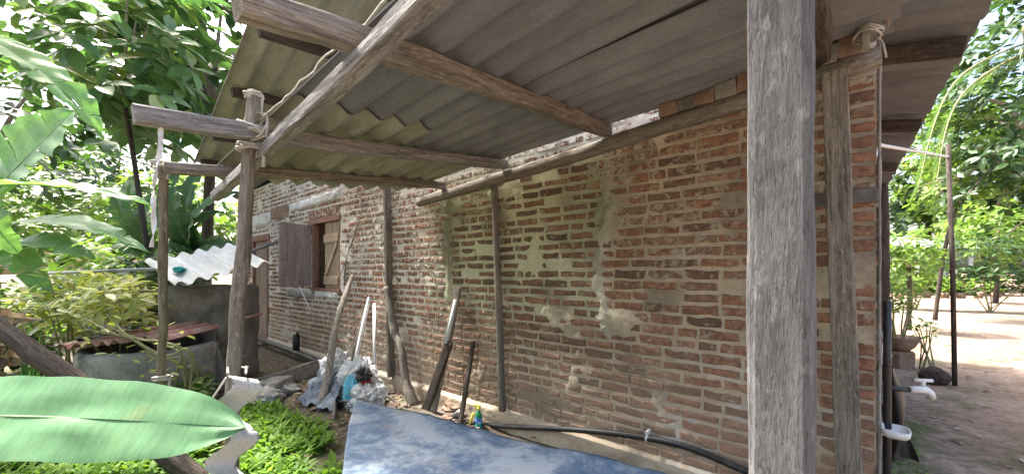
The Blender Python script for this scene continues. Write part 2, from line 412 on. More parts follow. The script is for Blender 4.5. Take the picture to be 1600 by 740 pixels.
# ground: trodden earth, sandy yard beyond the house corner
b = NB('earth'); v = b.pos(); sx = b.n('SeparateXYZ'); b.l(v, sx.inputs[0])
n1 = b.noise(v, 1.3, 6, .6, .3); n2 = b.noise(v, 14, 5, .65); n3 = b.noise(v, 90, 4, .7); n4 = b.noise(v, .35, 4, .5)
earth = b.ramp(n2, [(.3, (.075, .058, .042)), (.5, (.16, .13, .10)), (.7, (.25, .22, .18))])
sand = b.ramp(n1, [(.3, (.22, .15, .108)), (.5, (.32, .235, .18)), (.7, (.40, .315, .255))])
sand = b.mix(b.ramp(n2, [(.38, .6), (.55, 0)]), sand, (.16, .105, .07))
n9 = b.noise(v, 4.5, 6, .7, .6); sand = b.mix(b.ramp(n9, [(.52, 0), (.62, .55)]), sand, (.13, .085, .055))
wx = b.math('ADD', sx.outputs[0], b.math('MULTIPLY', b.math('SUBTRACT', n1, .5), 1.2))
c = b.mix(mrange(b, wx, .3, 1.0, 0, 1), earth, sand)
moss = b.mix(b.ramp(b.noise(v, 2.2, 5, .65), [(.5, 0), (.62, .7)]), c, (.075, .10, .035))
gr = b.math('MULTIPLY', mrange(b, sx.outputs[0], 2.2, .6, 0, 1), 1.)
c = b.mix(gr, c, moss)
c = b.mix(b.ramp(n3, [(.3, .45), (.5, 0)]), c, (.05, .038, .028))
b.bump(b.mix(.6, n2, n3), .7, .03)
M['earth'] = b.fin(c, .95, .1)

# blue painted sheet, rubbed pale
b = NB('mottled_blue_paint'); v = b.pos()
n1 = b.noise(v, 3.2, 8, .68, .5); n2 = b.noise(v, 22, 6, .75); n3 = b.noise(v, 110, 4, .7)
f = b.math('ADD', n1, b.math('MULTIPLY', b.math('SUBTRACT', n2, .5), .40))
c = b.ramp(f, [(.36, (.075, .125, .195)), (.45, (.13, .185, .255)), (.51, (.22, .275, .325)), (.58, (.36, .40, .425))])
c = b.mix(b.ramp(n2, [(.6, 0), (.75, .35)]), c, (.06, .10, .18))
c = b.mix(b.ramp(n3, [(.3, .35), (.45, 0)]), c, (.10, .14, .19))
n8 = b.noise(v, 6, 7, .7, 1.2); c = b.mix(b.ramp(n8, [(.54, 0), (.64, .5)]), c, (.27, .255, .225))
n10 = b.noise(b.map(v, (1, 7, 1)), 9, 5, .7); c = b.mix(b.ramp(n10, [(.6, 0), (.68, .45)]), c, (.42, .44, .45))
b.bump(b.mix(.4, n2, n3), .3, .006)
M['blue'] = b.fin(c, .62, .35)
b = NB('green_bottle'); b.b.inputs['Transmission Weight'].default_value = .35
M['green_bottle'] = b.fin((.02, .30, .10), .15, .5)
M['label_blue'] = m_rough('printed_blue_label', [(.03, .10, .45), (.05, .2, .6), (.6, .7, .8)], 55, 90, .02, .4)
M['teal'] = m_rough('teal_plastic', [(.02, .25, .25), (.03, .34, .32)], 10, 50, .02, .35)
M['interior'] = m_rough('dark_interior', [(.06, .05, .045), (.09, .08, .07)], 3, 30, .2)

# ------------------------------------------------------------------ ground
def axis_pts(lo, hi, flo, fhi, fine, n):
    a = list(np.arange(flo, fhi + 1e-6, fine))
    l = [flo - (flo - lo) * (i / n) ** 2.5 for i in range(n, 0, -1)]; r_ = [fhi + (hi - fhi) * (i / n) ** 2.5 for i in range(1, n + 1)]
    return l + a + r_
xs = axis_pts(-400, 400, -9, 3, .07, 14); ys = axis_pts(-300, 600, -1.5, 9, .07, 14)
V = []; F = []
for y in ys:
    for x in xs:
        near = 1 if -9.5 < x < 3.5 and -2 < y < 9.5 else 0
        h = .03 * noise.noise((x * 1.1, y * 1.1, 0)) + .012 * noise.noise((x * 5, y * 5, 2)) + .006 * noise.noise((x * 13, y * 13, 5)) if near else 0
        if x > .6: h *= .5
        V.append((x, y, G + h))
W_ = len(xs)
for j in range(len(ys) - 1):
    for i in range(W_ - 1):
        q = j * W_ + i; F.append((q, q + 1, q + W_ + 1, q + W_))
gnd = obj('ground', V, F, M['earth'], None, True, origin=(0, 0, G)); gnd['kind'] = 'structure'

# ------------------------------------------------------------------ brick house
YW = 2.73
house = thing('brick_house', 'old house of rough red brick with smeared mortar, window and plank door', 'house', (-5, YW, G))
WX0, WX1 = -10.4, .15
WIN = (-6.63, -5.64, 1.05, 2.14); DOOR = (-9.55, -8.62, -.08, 2.02)
def wtop(x): return min(3.05, 2.62 + .2 * (WX1 - x))
def hole(x, z, e=0):
    for (a, c_, d, f_) in (WIN, DOOR):
        if a - e < x < c_ + e and d - e < z < f_ + e: return True
    return False
def seamx(z): return -1.36 + .04 * math.sin(z * 4) + (.16 * (1.25 - z) if z < 1.25 else 0)
def smooth01(a, b_, x): t = max(0, min(1, (x - a) / (b_ - a))); return t * t * (3 - 2 * t)
def wall_tone(x, z):
    n_ = noise.noise((x * 2.2, z * 2.2, 1)); n2_ = noise.noise((x * 6, z * 6, 4)); n3_ = noise.noise((x * .8, z * .8, 8))
    warm = Vector((.50, .425, .315)); pale = Vector((.60, .60, .425)); white = Vector((.70, .64, .57)); lowc = Vector((.64, .515, .375))
    c_ = warm * (1 + .25 * n_)
    m1 = smooth01(.09, -.09, x - seamx(z) + .10 * n2_) * smooth01(.78, 1.08, z + .14 * n_)
    c_ = c_.lerp(pale * (1 + .14 * n2_), m1)
    strip = math.exp(-((x - seamx(z) + .04) / .07) ** 2) * smooth01(.7, .85, z) * smooth01(2.2, 1.7, z)
    c_ = c_.lerp(Vector((.52, .50, .41)) * (1 + .25 * n2_), min(1, strip * (1 + n2_)) * .8)
    c_ = c_.lerp(white * (1 + .12 * n_), smooth01(-3.15, -3.75, x + .25 * n_) * (.45 + .55 * smooth01(.3, 1.1, z)))  # whiter mortar on the far wall also paints in its daylight
    alg = math.exp(-((x + 3.22 + .06 * n_) / .17) ** 2) * smooth01(.85, 1.4, z)
    c_ = c_.lerp(Vector((.12, .115, .065)), .8 * alg)
    alg2 = smooth01(.12, .5, n3_ + .25 * n_) * smooth01(-3.3, -2.9, x) * smooth01(-.9, -1.4, x) * smooth01(.7, 1.3, z)
    c_ = c_.lerp(Vector((.22, .23, .12)), .6 * alg2)
    if x > -3.7: c_ = c_.lerp(lowc * (1 + .15 * n_), smooth01(.75, .3, z) * .7)
    c_ = c_.lerp(Vector((.70, .67, .62)) * (1 + .1 * n_), smooth01(2.25, 2.4, z) * .9 * smooth01(-3.7, -3.4, x))  # white above the plate: sunlight in the slot, painted in
    eff = smooth01(-1.05, -.6, x + .3 * n_) * smooth01(.95, .45, z) * smooth01(-.1, .25, n2_ + n_)
    c_ = c_.lerp(Vector((.62, .58, .53)), .7 * eff)
    c_ = c_.lerp(Vector((.13, .11, .09)), .5 * smooth01(.1, .45, noise.noise((x * 3.1, z * 3.1, 20))) * smooth01(-3.4, -3.0, x))
    return c_
def wall_off(x, z):
    """how far the mortar stands out from the wall plane (towards the yard)"""
    o_ = .004 * noise.noise((x * 18, z * 18, 0)) + .004 * noise.noise((x * 42, z * 42, 3)) + .005 * noise.noise((x * 3, z * 3, 7))
    s_ = math.exp(-((x - seamx(z) + .03 + .05 * noise.noise((x * 4, z * 9, 40))) / (.05 + .03 * noise.noise((3, z * 7, 41)))) ** 2) * smooth01(.72, .85, z) * smooth01(2.15, 1.9, z)
    o_ += .030 * s_ * (.6 + .7 * noise.noise((x * 7, z * 7, 11)))
    o_ += .028 * math.exp(-((x + 1.24) / .12) ** 2 - ((z - .93) / .10) ** 2) * (.8 + .5 * noise.noise((x * 9, z * 9, 2)))
    o_ += .018 * math.exp(-((x + 3.2) / .07) ** 2) * smooth01(.8, 1.1, z) * (.5 + noise.noise((x * 8, z * 5, 6)))
    pt = noise.noise((x * 2.7, z * 2.7, 33)) + .25 * noise.noise((x * 11, z * 11, 31)); o_ += .010 * smooth01(.28, .5, pt)
    o_ += (.012 * s_ + .002) * noise.noise((x * 55, z * 55, 13)) + .010 * s_ * noise.noise((x * 25, z * 25, 14))
    if z < .02: o_ += .045 * smooth01(.03, -.02, z)
    return o_
cols = []; x = WX1
while x > WX0:
    cols.append(x); x -= .0125 if x > -2.2 else (.017 if x > -4 else .03)
cols.append(WX0)
for e in (WIN[0], WIN[1], DOOR[0], DOOR[1]): cols.append(e)
cols = sorted(set(round(c_, 4) for c_ in cols)); rows = sorted(set([round(z, 4) for z in np.arange(-.2, 3.05, .0155)] + [WIN[2], WIN[3], DOOR[2], DOOR[3], 3.05]))
V = []; T = []; F = []
for z in rows:
    for x in cols:
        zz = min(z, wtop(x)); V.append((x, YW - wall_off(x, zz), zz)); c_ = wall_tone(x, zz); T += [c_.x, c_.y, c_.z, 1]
W_ = len(cols)
for j in range(len(rows) - 1):
    for i in range(W_ - 1):
        xm = (cols[i] + cols[i + 1]) / 2; zm = (rows[j] + rows[j + 1]) / 2
        if hole(xm, zm) or zm > wtop(xm): continue
        q = j * W_ + i; F.append((q, q + 1, q + W_ + 1, q + W_))
wall = obj('wall', V, F, M['mortar'], house, True, origin=(-5, YW, G))
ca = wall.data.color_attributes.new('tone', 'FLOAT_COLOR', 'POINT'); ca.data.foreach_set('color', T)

# brick variants: 10-point ragged outline, proud of the mortar
def brick_vf(seed):
    r = random.Random(seed); base = [(-.5, -.5), (-.17, -.5), (.17, -.5), (.5, -.5), (.5, 0), (.5, .5), (.17, .5), (-.17, .5), (-.5, .5), (-.5, 0)]
    P = [(x + r.uniform(-.025, .025), z + r.uniform(-.11, .11)) for x, z in base]
    if r.random() < .3:
        k = r.choice((0, 3, 5, 8)); P[k] = (P[k][0] * .86, P[k][1] * .72)
    V = []
    for x, z in P: V.append((x, .018, z))
    for x, z in P: V.append((x * .99, r.uniform(-.001, .001), z * .97))
    for x, z in P: V.append((x * .955 , -.0045 + r.uniform(-.0015, .0015), z * .80))
    V.append((r.uniform(-.1, .1), -.0055, 0)); F = []
    n = 10
    for q in (0, n):
        for k in range(n): F.append((q + k, q + (k + 1) % n, q + n + (k + 1) % n, q + n + k))
    for k in range(n): F.append((2 * n + k, 2 * n + (k + 1) % n, 3 * n))
    return V, F
BV = [brick_vf(s) for s in range(16)]
BM = [mkmesh('brick', v_, f_, M['brick']) for v_, f_ in BV]
bricks = []
CH = .0775; nc = int(3.05 / CH)
r = random.Random(3)
for i in range(nc):
    z = .005 + CH * (i + .5); x = WX1 - .006 - (.115 if i % 2 else 0)
    if i % 2: bricks.append((WX1 - .058, z, .098, .06))
    header_course = (z < 1.0 and i % 2 == 0)
    while x > WX0:
        if x < -3.5: hd = (i % 3 == 0) or r.random() < .18
        elif x > -1.35: hd = r.random() < .22
        else: hd = header_course and r.random() < .92 or (not header_course and r.random() < .08)
        L = (r.uniform(.098, .118) if hd else r.uniform(.205, .235)); gap = r.uniform(.012, .024)
        xc = x - L / 2
        if x > -3.5 and z > .95 and x < -1.3: h = CH * r.uniform(.52, .72); gap += .009
        elif x > -1.3: h = CH * r.uniform(.58, .80); gap += .002
        elif x < -3.5: h = CH * r.uniform(.56, .74); gap += .006
        else: h = CH * r.uniform(.60, .78); gap += .003
        if not (hole(xc, z, L / 2 + .01) or z > wtop(xc) - .05) and r.random() > (.05 if z > .9 else .03):
            bricks.append((xc, z, L, h))
        x -= L + gap
def bmatrix(bx, k):
    xc, z, L, h = bx
    return (Matrix.Translation((xc, YW - .001 - .0055 * (.5 + .5 * math.sin(k * 12.9898)), z)) @ Matrix.Rotation(R(1.3) * math.sin(k * 3.3), 4, 'Y') @ Matrix.Diagonal((L, 1, h, 1)))
def score(bx):
    p = proj((bx[0], YW, bx[1])); 
    if not (-5 < p[0] < 1385 and 100 < p[1] < 745): return 0
    if 1168 < p[0] < 1278 : return 0
    if 1288 < p[0] < 1330: return 0
    if p[0] > 540 and p[1] > 620 + (p[0] - 555) * .25: return 0
    if p[1] < 310 - (p[0] - 650) * .346: return 0
    return bx[2] * bx[3] / p[2] ** 2
order = sorted(range(len(bricks)), key=lambda k: -score(bricks[k]))
single = set(order[:300])
SV = []; SF = []
for k, bx in enumerate(bricks):
    Mx = bmatrix(bx, k)
    if k in single:
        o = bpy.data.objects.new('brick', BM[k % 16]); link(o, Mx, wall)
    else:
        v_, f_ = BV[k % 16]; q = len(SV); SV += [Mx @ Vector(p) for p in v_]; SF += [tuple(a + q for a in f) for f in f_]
for i in range(nc):                       # bricks round the corner, on the front of the house
    z = .005 + CH * (i + .5); y = YW + (.01 if i % 2 else .12)
    if z > 2.6: break
    while y < 4.6:
        L = .22; k = int(y * 31 + i * 7)
        Mx = Matrix.Translation((WX1 + .005, y + L / 2, z)) @ Matrix.Rotation(R(90), 4, 'Z') @ Matrix.Diagonal((L, 1, CH * .75, 1))
        v_, f_ = BV[k % 16]; q = len(SV); SV += [Mx @ Vector(p) for p in v_]; SF += [tuple(a + q for a in f) for f in f_]
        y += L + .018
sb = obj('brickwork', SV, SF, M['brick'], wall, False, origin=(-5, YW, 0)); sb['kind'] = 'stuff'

# other walls of the house (closed, so the inside is dark)
def plain_wall(name, lo, hi, mat): return box(name, lo, hi, mat, house, 0)
for nm, lo, hi in (('front_wall', (-.07, YW + .03, -.25), (WX1 - .003, 8.2, 2.62)), ('back_wall', (WX0, 8.2, -.25), (WX1 - .003, 8.4, 3.05)), ('side_wall', (WX0, YW + .03, -.25), (WX0 + .2, 8.2, 3.05))):
    plain_wall(nm, lo, hi, M['clay'])
plain_wall('inner_floor', (WX0 + .2, YW + .25, -.2), (-.07, 8.2, -.05), M['interior'])
plain_wall('inner_wall', (-7.6, 4.4, -.05), (-4.4, 4.5, 3.0), M['interior'])
# inner leaf of the wall, with reveals
for nm, lo, hi in (('wall_core', (WIN[1], YW + .03, -.2), (-.08, YW + .22, 2.6)), ('wall_core', (DOOR[1], YW + .03, -.2), (WIN[0], YW + .22, 3.0)),
                   ('wall_core', (WIN[0], YW + .03, -.2), (WIN[1], YW + .22, WIN[2])), ('wall_core', (WIN[0], YW + .03, WIN[3]), (WIN[1], YW + .22, 3.0)),
                   ('wall_core', (WX0 + .2, YW + .03, -.2), (DOOR[0], YW + .22, 3.0)), ('wall_core', (DOOR[0], YW + .03, DOOR[3]), (DOOR[1], YW + .22, 3.0))):
    plain_wall(nm, lo, hi, M['clay'])

# window
win = obj('window', *box_vf((WIN[0], YW - .03, WIN[2] - .05), (WIN[1] + .02, YW + .2, WIN[2])), M['wood_red'], house)
win.name = 'window'
box('jamb', (WIN[0], YW + .0, WIN[2]), (WIN[0] + .07, YW + .09, WIN[3] - .06), M['wood_red'], win)
box('jamb', (WIN[1] - .05, YW + .0, WIN[2]), (WIN[1], YW + .09, WIN[3] - .06), M['wood_red'], win)
box('head', (WIN[0] - .12, YW - .02, WIN[3] - .06), (WIN[1] + .03, YW + .1, WIN[3] + .015), M['wood_red'], win)
# open leaf standing out from the wall, two wide boards
def leaf_boards(prefix, x, y0, y1, z0, z1):
    for k in range(2):
        a = y0 + (y1 - y0) * k / 2; c_ = y0 + (y1 - y0) * (k + 1) / 2
        timber('shutter_board', (x, (a + c_) / 2, z0 + .01 * k), (x, (a + c_) / 2, z1 - .012 * k), .028, abs(c_ - a) - .006, M['wood_shutter'], win, 1, .012, seed=k + 40, hint=(0, 1, 0))
leaf_boards('l', WIN[0] + .01, YW - .50, YW - .01, WIN[2] + .02, WIN[3] - .06)
tube('latch', [(WIN[0] + .03, YW - .46, 1.52), (WIN[0] + .055, YW - .44, 1.52), (WIN[0] + .055, YW - .38, 1.525)], .009, M['rust_red'], win)
# closed leaf with ledges and brace
for k in range(2):
    xc = WIN[1] - .05 - .125 - .25 * k
    timber('shutter_board', (xc, YW + .03, WIN[2] + .01), (xc, YW + .03, WIN[3] - .07), .245, .025, M['wood_pale'], win, 1, .01, seed=k + 51, hint=(0, 1, 0))
for zz in (WIN[2] + .12, WIN[3] - .32):
    timber('ledge', (WIN[1] - .54, YW + .003, zz), (WIN[1] - .07, YW + .003, zz), .13, .022, M['wood_pale'], win, 1, .01, seed=int(zz * 9), hint=(0, 1, 0))
timber('brace', (WIN[1] - .50, YW + .003, WIN[2] + .2), (WIN[1] - .12, YW + .003, WIN[3] - .4), .06, .02, M['wood_pale'], win, 1, .01, seed=77, hint=(0, 1, 0))
# plaster band over the window and over the door
def plaster_patch(name, x0, x1, z0, z1, mat, th=.03, seed=0, slope=0):
    V = []; F = []; nx, nz = 36, 8
    for s in (0, 1):
        for j in range(nz + 1):
            for i in range(nx + 1):
                u, q = i / nx, j / nz; e = min(u, 1 - u, .12) / .12 * min(q, 1 - q, .3) / .3
                x = x0 + (x1 - x0) * u; z = z0 + (z1 - z0) * q + slope * u + .03 * noise.noise((x * 8 + seed, q * 2, 1)) + .012 * noise.noise((x * 25 + seed, q * 3, 1))
                d = th * (.25 + .75 * min(1, e * 2)) * (1 + .5 * noise.noise((x * 9, z * 9, seed)))
                V.append((x, YW - (d if s else -.01), z))
    W2 = nx + 1; S = W2 * (nz + 1)
    for j in range(nz):
        for i in range(nx): q = S + j * W2 + i; F.append((q, q + 1, q + W2 + 1, q + W2))
    for i in range(nx): F.append((i, i + 1, S + i + 1, S + i)); q = nz * W2 + i; F.append((q + 1, q, S + q, S + q + 1))
    for j in range(nz): q = j * W2; F.append((q + W2, q, S + q, S + q + W2)); q += nx; F.append((q, q + W2, S + q + W2, S + q))
    return obj(name, V, F, mat, house, True)
plaster_patch('lintel_plaster', -7.55, -5.62, 2.37, 2.52, M['plaster_white'], .045, 2, .02)
plaster_patch('lintel_plaster', -9.6, -8.5, 2.25, 2.48, M['plaster_white'], .03, 6, 0)
plaster_patch('plaster_patch', -7.7, -6.55, .86, 1.0, M['concrete'], .03, 9, 0)
plaster_patch('plaster_patch', -6.5, -5.7, .90, 1.02, M['plaster_white'], .03, 12, 0)
plaster_patch('plaster_patch', -8.5, -7.6, 2.3, 2.55, M['clay'], .02, 15, 0)
# flat arch of bricks on edge over the window
for k in range(13):
    o = bpy.data.objects.new('brick', BM[(k * 5) % 16])
    link(o, Matrix.Translation((WIN[0] - .05 + k * .083, YW - .016, WIN[3] + .09)) @ Matrix.Rotation(R(90 + (k - 6) * .8), 4, 'Y') @ Matrix.Diagonal((.13, 1, .07, 1)), house)

# door of vertical boards
door = obj('door', *box_vf((DOOR[0], YW + .05, DOOR[2]), (DOOR[1], YW + .07, DOOR[3])), M['wood_door'], house)
nb_ = 5; bw = (DOOR[1] - DOOR[0] - .14) / nb_
for k in range(nb_):
    xc = DOOR[0] + .07 + bw * (k + .5)
    timber('door_board', (xc, YW + .035, DOOR[2] + .02), (xc, YW + .035, DOOR[3] - .08), bw - .008, .028, M['wood_door'], door, 1, .012, seed=60 + k, hint=(0, 1, 0))
box('jamb', (DOOR[0], YW - .02, DOOR[2]), (DOOR[0] + .07, YW + .05, DOOR[3] - .08), M['wood_red'], door)
box('jamb', (DOOR[1] - .07, YW - .02, DOOR[2]), (DOOR[1], YW + .05, DOOR[3] - .08), M['wood_red'], door)
box('head', (DOOR[0] - .1, YW - .03, DOOR[3] - .08), (DOOR[1] + .1, YW + .05, DOOR[3] + .04), M['wood_red'], door)
box('door_step', (DOOR[0] - .1, YW - .35, G - .05), (DOOR[1] + .1, YW - .005, DOOR[2]), M['concrete'], house, .01)

# black drain pipe along the foot of the wall, with its vertical stub
tube('drain_pipe', [(-9.3, 2.6, .02), (-7.9, 2.58, -.02), (-6.4, 2.6, -.06), (-5.6, 2.62, -.10)], .045, M['black_plastic'], house, 10)
st = at_y(463, 522, 2.62)
tube('pipe_stub', [(st.x, 2.62, st.z - .30), (st.x, 2.62, st.z)], .055, M['black_plastic'], house, 12)
tube('pipe_bracket', [(st.x, 2.62, st.z - .03), (st.x + .12, 2.6, st.z + .05), (st.x + .22, 2.55, st.z + .05)], .016, M['black_plastic'], house)
# cable and thin vine stuck to the wall
tube('cable', smoothpts([at_y(432, 360, 2.7), at_y(448, 405, 2.70), at_y(470, 452, 2.70), at_y(486, 486, 2.70)]), .007, M['white_plastic'], house, 6)
tube('wall_root', smoothpts([at_y(538, 445, 2.70), at_y(541, 405, 2.69), at_y(553, 370, 2.69), at_y(566, 328, 2.68), at_y(559, 300, 2.69), at_y(562, 262, 2.69)]), [.012 + .006 * math.sin(i) for i in range(21)], M['bark'], house, 6, .3)
tube('wall_root', smoothpts([at_y(541, 405, 2.70), at_y(530, 440, 2.70), at_y(545, 470, 2.7)]), .008, M['bark'], house, 6, .3)
timber('bracket_pole', at_y(437, 376, 2.72), at_d(394, 392, 6.3), .05, .05, M['wood_grey'], house, .2, .1, seed=5)

# main roof: slope over the front eave (seen from below at the corner)
def rz_main(x): return 2.5 + .205 * (.54 - x)
for k in range(7):
    y0 = 2.60 + k * .93
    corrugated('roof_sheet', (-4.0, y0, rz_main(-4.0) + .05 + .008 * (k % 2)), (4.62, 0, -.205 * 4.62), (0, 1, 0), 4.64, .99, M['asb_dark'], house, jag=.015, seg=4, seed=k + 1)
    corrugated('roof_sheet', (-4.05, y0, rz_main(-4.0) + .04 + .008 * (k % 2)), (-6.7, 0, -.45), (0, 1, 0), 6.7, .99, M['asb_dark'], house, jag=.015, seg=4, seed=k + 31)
for yy in (3.05, 4.45, 6.05, 7.35):
    timber('roof_rafter', (-4.1, yy, rz_main(-4.1) - .04), (.50, yy, rz_main(.50) - .04), .07, .09, M['wood_dark'], house, .9, .04, seed=int(yy * 10), hint=(0, 0, 1))
timber('verandah_post', (.47, 7.35, G - .1), (.45, 7.35, 2.47), .16, .16, M['wood_dark'], house, .2, .05, seed=8)
box('pier_cap', (-.10, YW - .022, 1.66), (WX1 + .01, YW + .02, 1.735), M['concrete_dark'], house, .012, .006, 4)
tube('rendered_edge', [(WX1 + .012, YW - .005, z) for z in np.arange(-.15, 2.6, .09)], [.007 + .004 * noise.noise((z * 7, 0, 3)) for z in np.arange(-.15, 2.6, .09)], M['concrete'], house, 6, .4)

# side canopy under the gable: corrugated sheets on purlins, over the window
def cz_(x, y): return 2.985 + .118 * (x + 3.06) + .11 * (y - .85)
def canopy_y0(x): return .86 - .085 * (x + 3.06)
ca_dir = Vector((-1, .085, -.118))
b_dir = Vector((0, 1, .11))
Ls = 2.35
for row in range(2):
    x0 = -1.75 - row * 2.2
    for k in range(1):
        y0 = canopy_y0(x0) + k * .86
        corrugated('canopy_sheet', (x0, y0, cz_(x0, y0) + .06 + .012 * (1 - row) + .006 * k), ca_dir, b_dir, Ls, 1.06, M['asb'], house, jag=.02, seg=5, seed=70 + row * 3 + k)
for xx in (-2.25, -3.06, -4.03, -5.1, -6.0):
    y0 = canopy_y0(xx) + .05
    timber('canopy_purlin', (xx, y0, cz_(xx, y0) - .02), (xx, YW + .02, cz_(xx, YW) - .02), .06, .075, M['wood_dark'], house, .95, .03, seed=int(-xx * 10))

# ------------------------------------------------------------------ lean-to
lean = thing('lean_to', 'open lean-to shed of rough poles and corrugated asbestos sheets beside brick wall', 'shed', (-1.5, 1.6, G))
def rz(x, y): return 2.263 + .12 * (y - 2.6) + .075 * (x + 2.31)
RX = [-3.16, -2.31, -1.307, -.07]
for k, (xx, y0) in enumerate(zip(RX, (.43, .215, .333, .45))):
    timber('rafter', (xx, y0, rz(xx, y0)), (xx, 2.64, rz(xx, 2.64) + .004), (.068, .074, .085, .08)[k], (.075, .08, .09, .09)[k], M[('wood_brown', 'wood_grey', 'wood_brown', 'wood_dark')[k]], lean, (.3, .6, .45, .6)[k], .13, bend=.012 * (-1) ** k, seed=100 + k)
def eave_c(x): y = .764 - .0445 * (x + 3.37); return Vector((x, y, rz(x, y) - .085))
timber('eave_beam', eave_c(-3.56), eave_c(.32), .062, .066, M['wood_grey'], lean, .6, .12, bend=-.012, seed=110)
timber('wall_plate', (-3.62, 2.655, rz(-3.62, 2.65) - .082), (.16, 2.655, rz(.16, 2.65) - .085), .09, .095, M['wood_brown'], lean, .3, .10, bend=-.015, seed=111)
# broken bricks packed on the plate under the sheets
for k in range(9):
    xx = -.86 + k * .115; zc_ = rz(xx, 2.63) - .035
    V_, F_ = box_vf((xx - .058, 2.60, zc_ - .01), (xx + .055, 2.715, zc_ + .075 + .012 * math.sin(k * 5)), .009, k + 5)
    obj('packing_brick', V_, F_, M[('clay', 'concrete_dark', 'clay', 'concrete')[k % 4]], lean)
# posts
timber('post', (-.062, .66, G - .1), (-.062, .66, rz(-.07, .66) - .13), .0745, .085, M['wood_post'], lean, .95, .05, seed=120, hint=(0, 1, 0), seg=60)
pb = at_d(372, 600, 2.06); pt = at_d(397, 142, 2.03); pbot = pb + (pb - pt) * ((pb.z - G + .08) / (pt.z - pb.z))
timber('post', pbot, pt, .07, .066, M['wood_brown'], lean, .15, .20, bend=.02, taper=.8, seed=121, seg=40)
pt2 = at_d(251, 250, 2.42); pb2 = at_z(256, 705, G - .02)
timber('post', pb2 , pt2, .052, .05, M['wood_brown'], lean, .15, .22, bend=.02, taper=.9, seed=122)
timber('post', at_y(1328, 815, 2.60), at_y(1304, 112, 2.60), .105, .045, M['wood_brown'], lean, .9, .04, seed=123, hint=(0, 1, 0))
# roof sheets: two widths side by side, lapped in rows along the wall
def lsheet(name, x0, x1, y0, w_, mat, lift, seed, jag=.02, sag=.0, dy=0.):
    a = Vector((x1 - x0, dy, rz(x1, y0) - rz(x0, y0)))
    corrugated(name, (x0, y0, rz(x0, y0) + .072 + lift), a, (0, 1, .12), abs(x1 - x0), w_, mat, lean, jag=jag, seg=5, seed=seed, sag=sag)
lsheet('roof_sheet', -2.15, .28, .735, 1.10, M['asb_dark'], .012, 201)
lsheet('roof_sheet', -3.62, -2.0, .72, .92, M['asb'], -.002, 202)
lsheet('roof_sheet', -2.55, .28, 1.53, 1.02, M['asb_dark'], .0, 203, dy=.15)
lsheet('roof_sheet', -3.62, -2.4, 1.54, .98, M['asb'], -.012, 204)
# lashings
def lashing(name, c, ax, rad, turns, parent, th=.006, mat='rope', seed=0):
    r = random.Random(seed); Mx = frame(ax, Vector((.3, .4, .2)), Vector(c)); pts = []
    for i in range(turns * 10 + 1):
        a = 2 * math.pi * i / 10; q = rad * (1 + .12 * r.uniform(-1, 1))
        pts.append(Mx @ Vector((q * math.cos(a), q * math.sin(a), (i / 10 - turns / 2) * th * 2.3 + r.uniform(-.006, .006))))
    e = pts[-1]; pts += [e + Vector((.02, -.01, -.05)), e + Vector((.03, -.015, -.12))]
    return tube(name, pts, th, M[mat], parent, 6)
cB = at_d(398, 203, 2.02)
lashing('lashing', cB, (.3, .1, 1), .075, 3, lean, seed=1)
lashing('lashing', cB + Vector((0, 0, .02)), (.5, -.8, .3), .085, 2, lean, seed=2)
lashing('lashing', at_d(392, 232, 2.035), (.05, 0, 1), .058, 2, lean, .009, seed=3)
lashing('lashing', pt + Vector((0, 0, -.03)), (0, 0, 1), .042, 2, lean, .005, seed=4)
lashing('lashing', pt2 + Vector((0, 0, -.03)), (0, 0, 1), .045, 3, lean, .006, seed=5)
lashing('lashing', at_d(254, 590, 2.9), (0, 0, 1), .05, 2, lean, .008, seed=6)
tube('wire_edge', [Vector((x, .705 + .012 * noise.noise((x * 9, 0, 0)), rz(x, .68) + .075 + .02 * noise.noise((x * 6, 3, 0)))) for x in np.arange(-2.6, -1.0, .06)], .0045, M['rope'], lean, 5)
# batten and torn rag at the inner right corner
timber('batten', (.10, 2.50, 2.36), (.10, 2.50, 2.80), .05, .03, M['asb'], lean, .9, .05, seed=130)
lashing('lashing', (.11, 2.5, 2.43), (.2, .3, 1), .05, 3, lean, .005, seed=8)
blob('rag', (.17, 2.5, 2.60), .025, .03, .12, M['clay'], lean, .6, 4, 12, seed=4)
# white strip hanging from the long rafter's end
sp = [at_d(250 - 15 * t + 2.5 * math.sin(t * 9), 196 + 190 * t, 1.72) for t in [i / 20 for i in range(21)]]
V = []; F = []
for i, p in enumerate(sp):
    a = .6 + 1.6 * math.sin(i * .55); d = Vector((math.cos(a), math.sin(a), 0)) * .009
    V += [p - d, p + d, p + d + Vector((.002, .002, 0)), p - d + Vector((.002, .002, 0))]
for i in range(20):
    for k in range(4): a = i * 4 + k; b2 = i * 4 + (k + 1) % 4; F.append((a, b2, b2 + 4, a + 4))
tag(obj('plastic_strip', V, F, M['white_plastic'], None), 'thin twisted white plastic strip hanging from a rafter end', 'strip')

# ------------------------------------------------------------------ things along the wall
def pole(name, p0, p1, w_, h_, mat, label, cat, **k): return tag(timber(name, p0, p1, w_, h_, M[mat], None, **k), label, cat)
a = at_y(785, 641, 2.665); c_ = at_y(772, 281, 2.665)
pole('wooden_pole', a, c_, .062, .06, 'wood_brown', 'brown round pole fixed upright on the wall under the lean-to plate', 'pole', square=.25, rough=.07, seed=140, taper=.9)
a = at_y(611, 588, 2.675); c_ = at_y(603, 270, 2.675)
pole('wooden_pole', a, c_, .085, .05, 'wood_brown', 'grey brown sawn pole standing upright on the pale brick wall beside the window', 'pole', square=.8, rough=.07, seed=141)
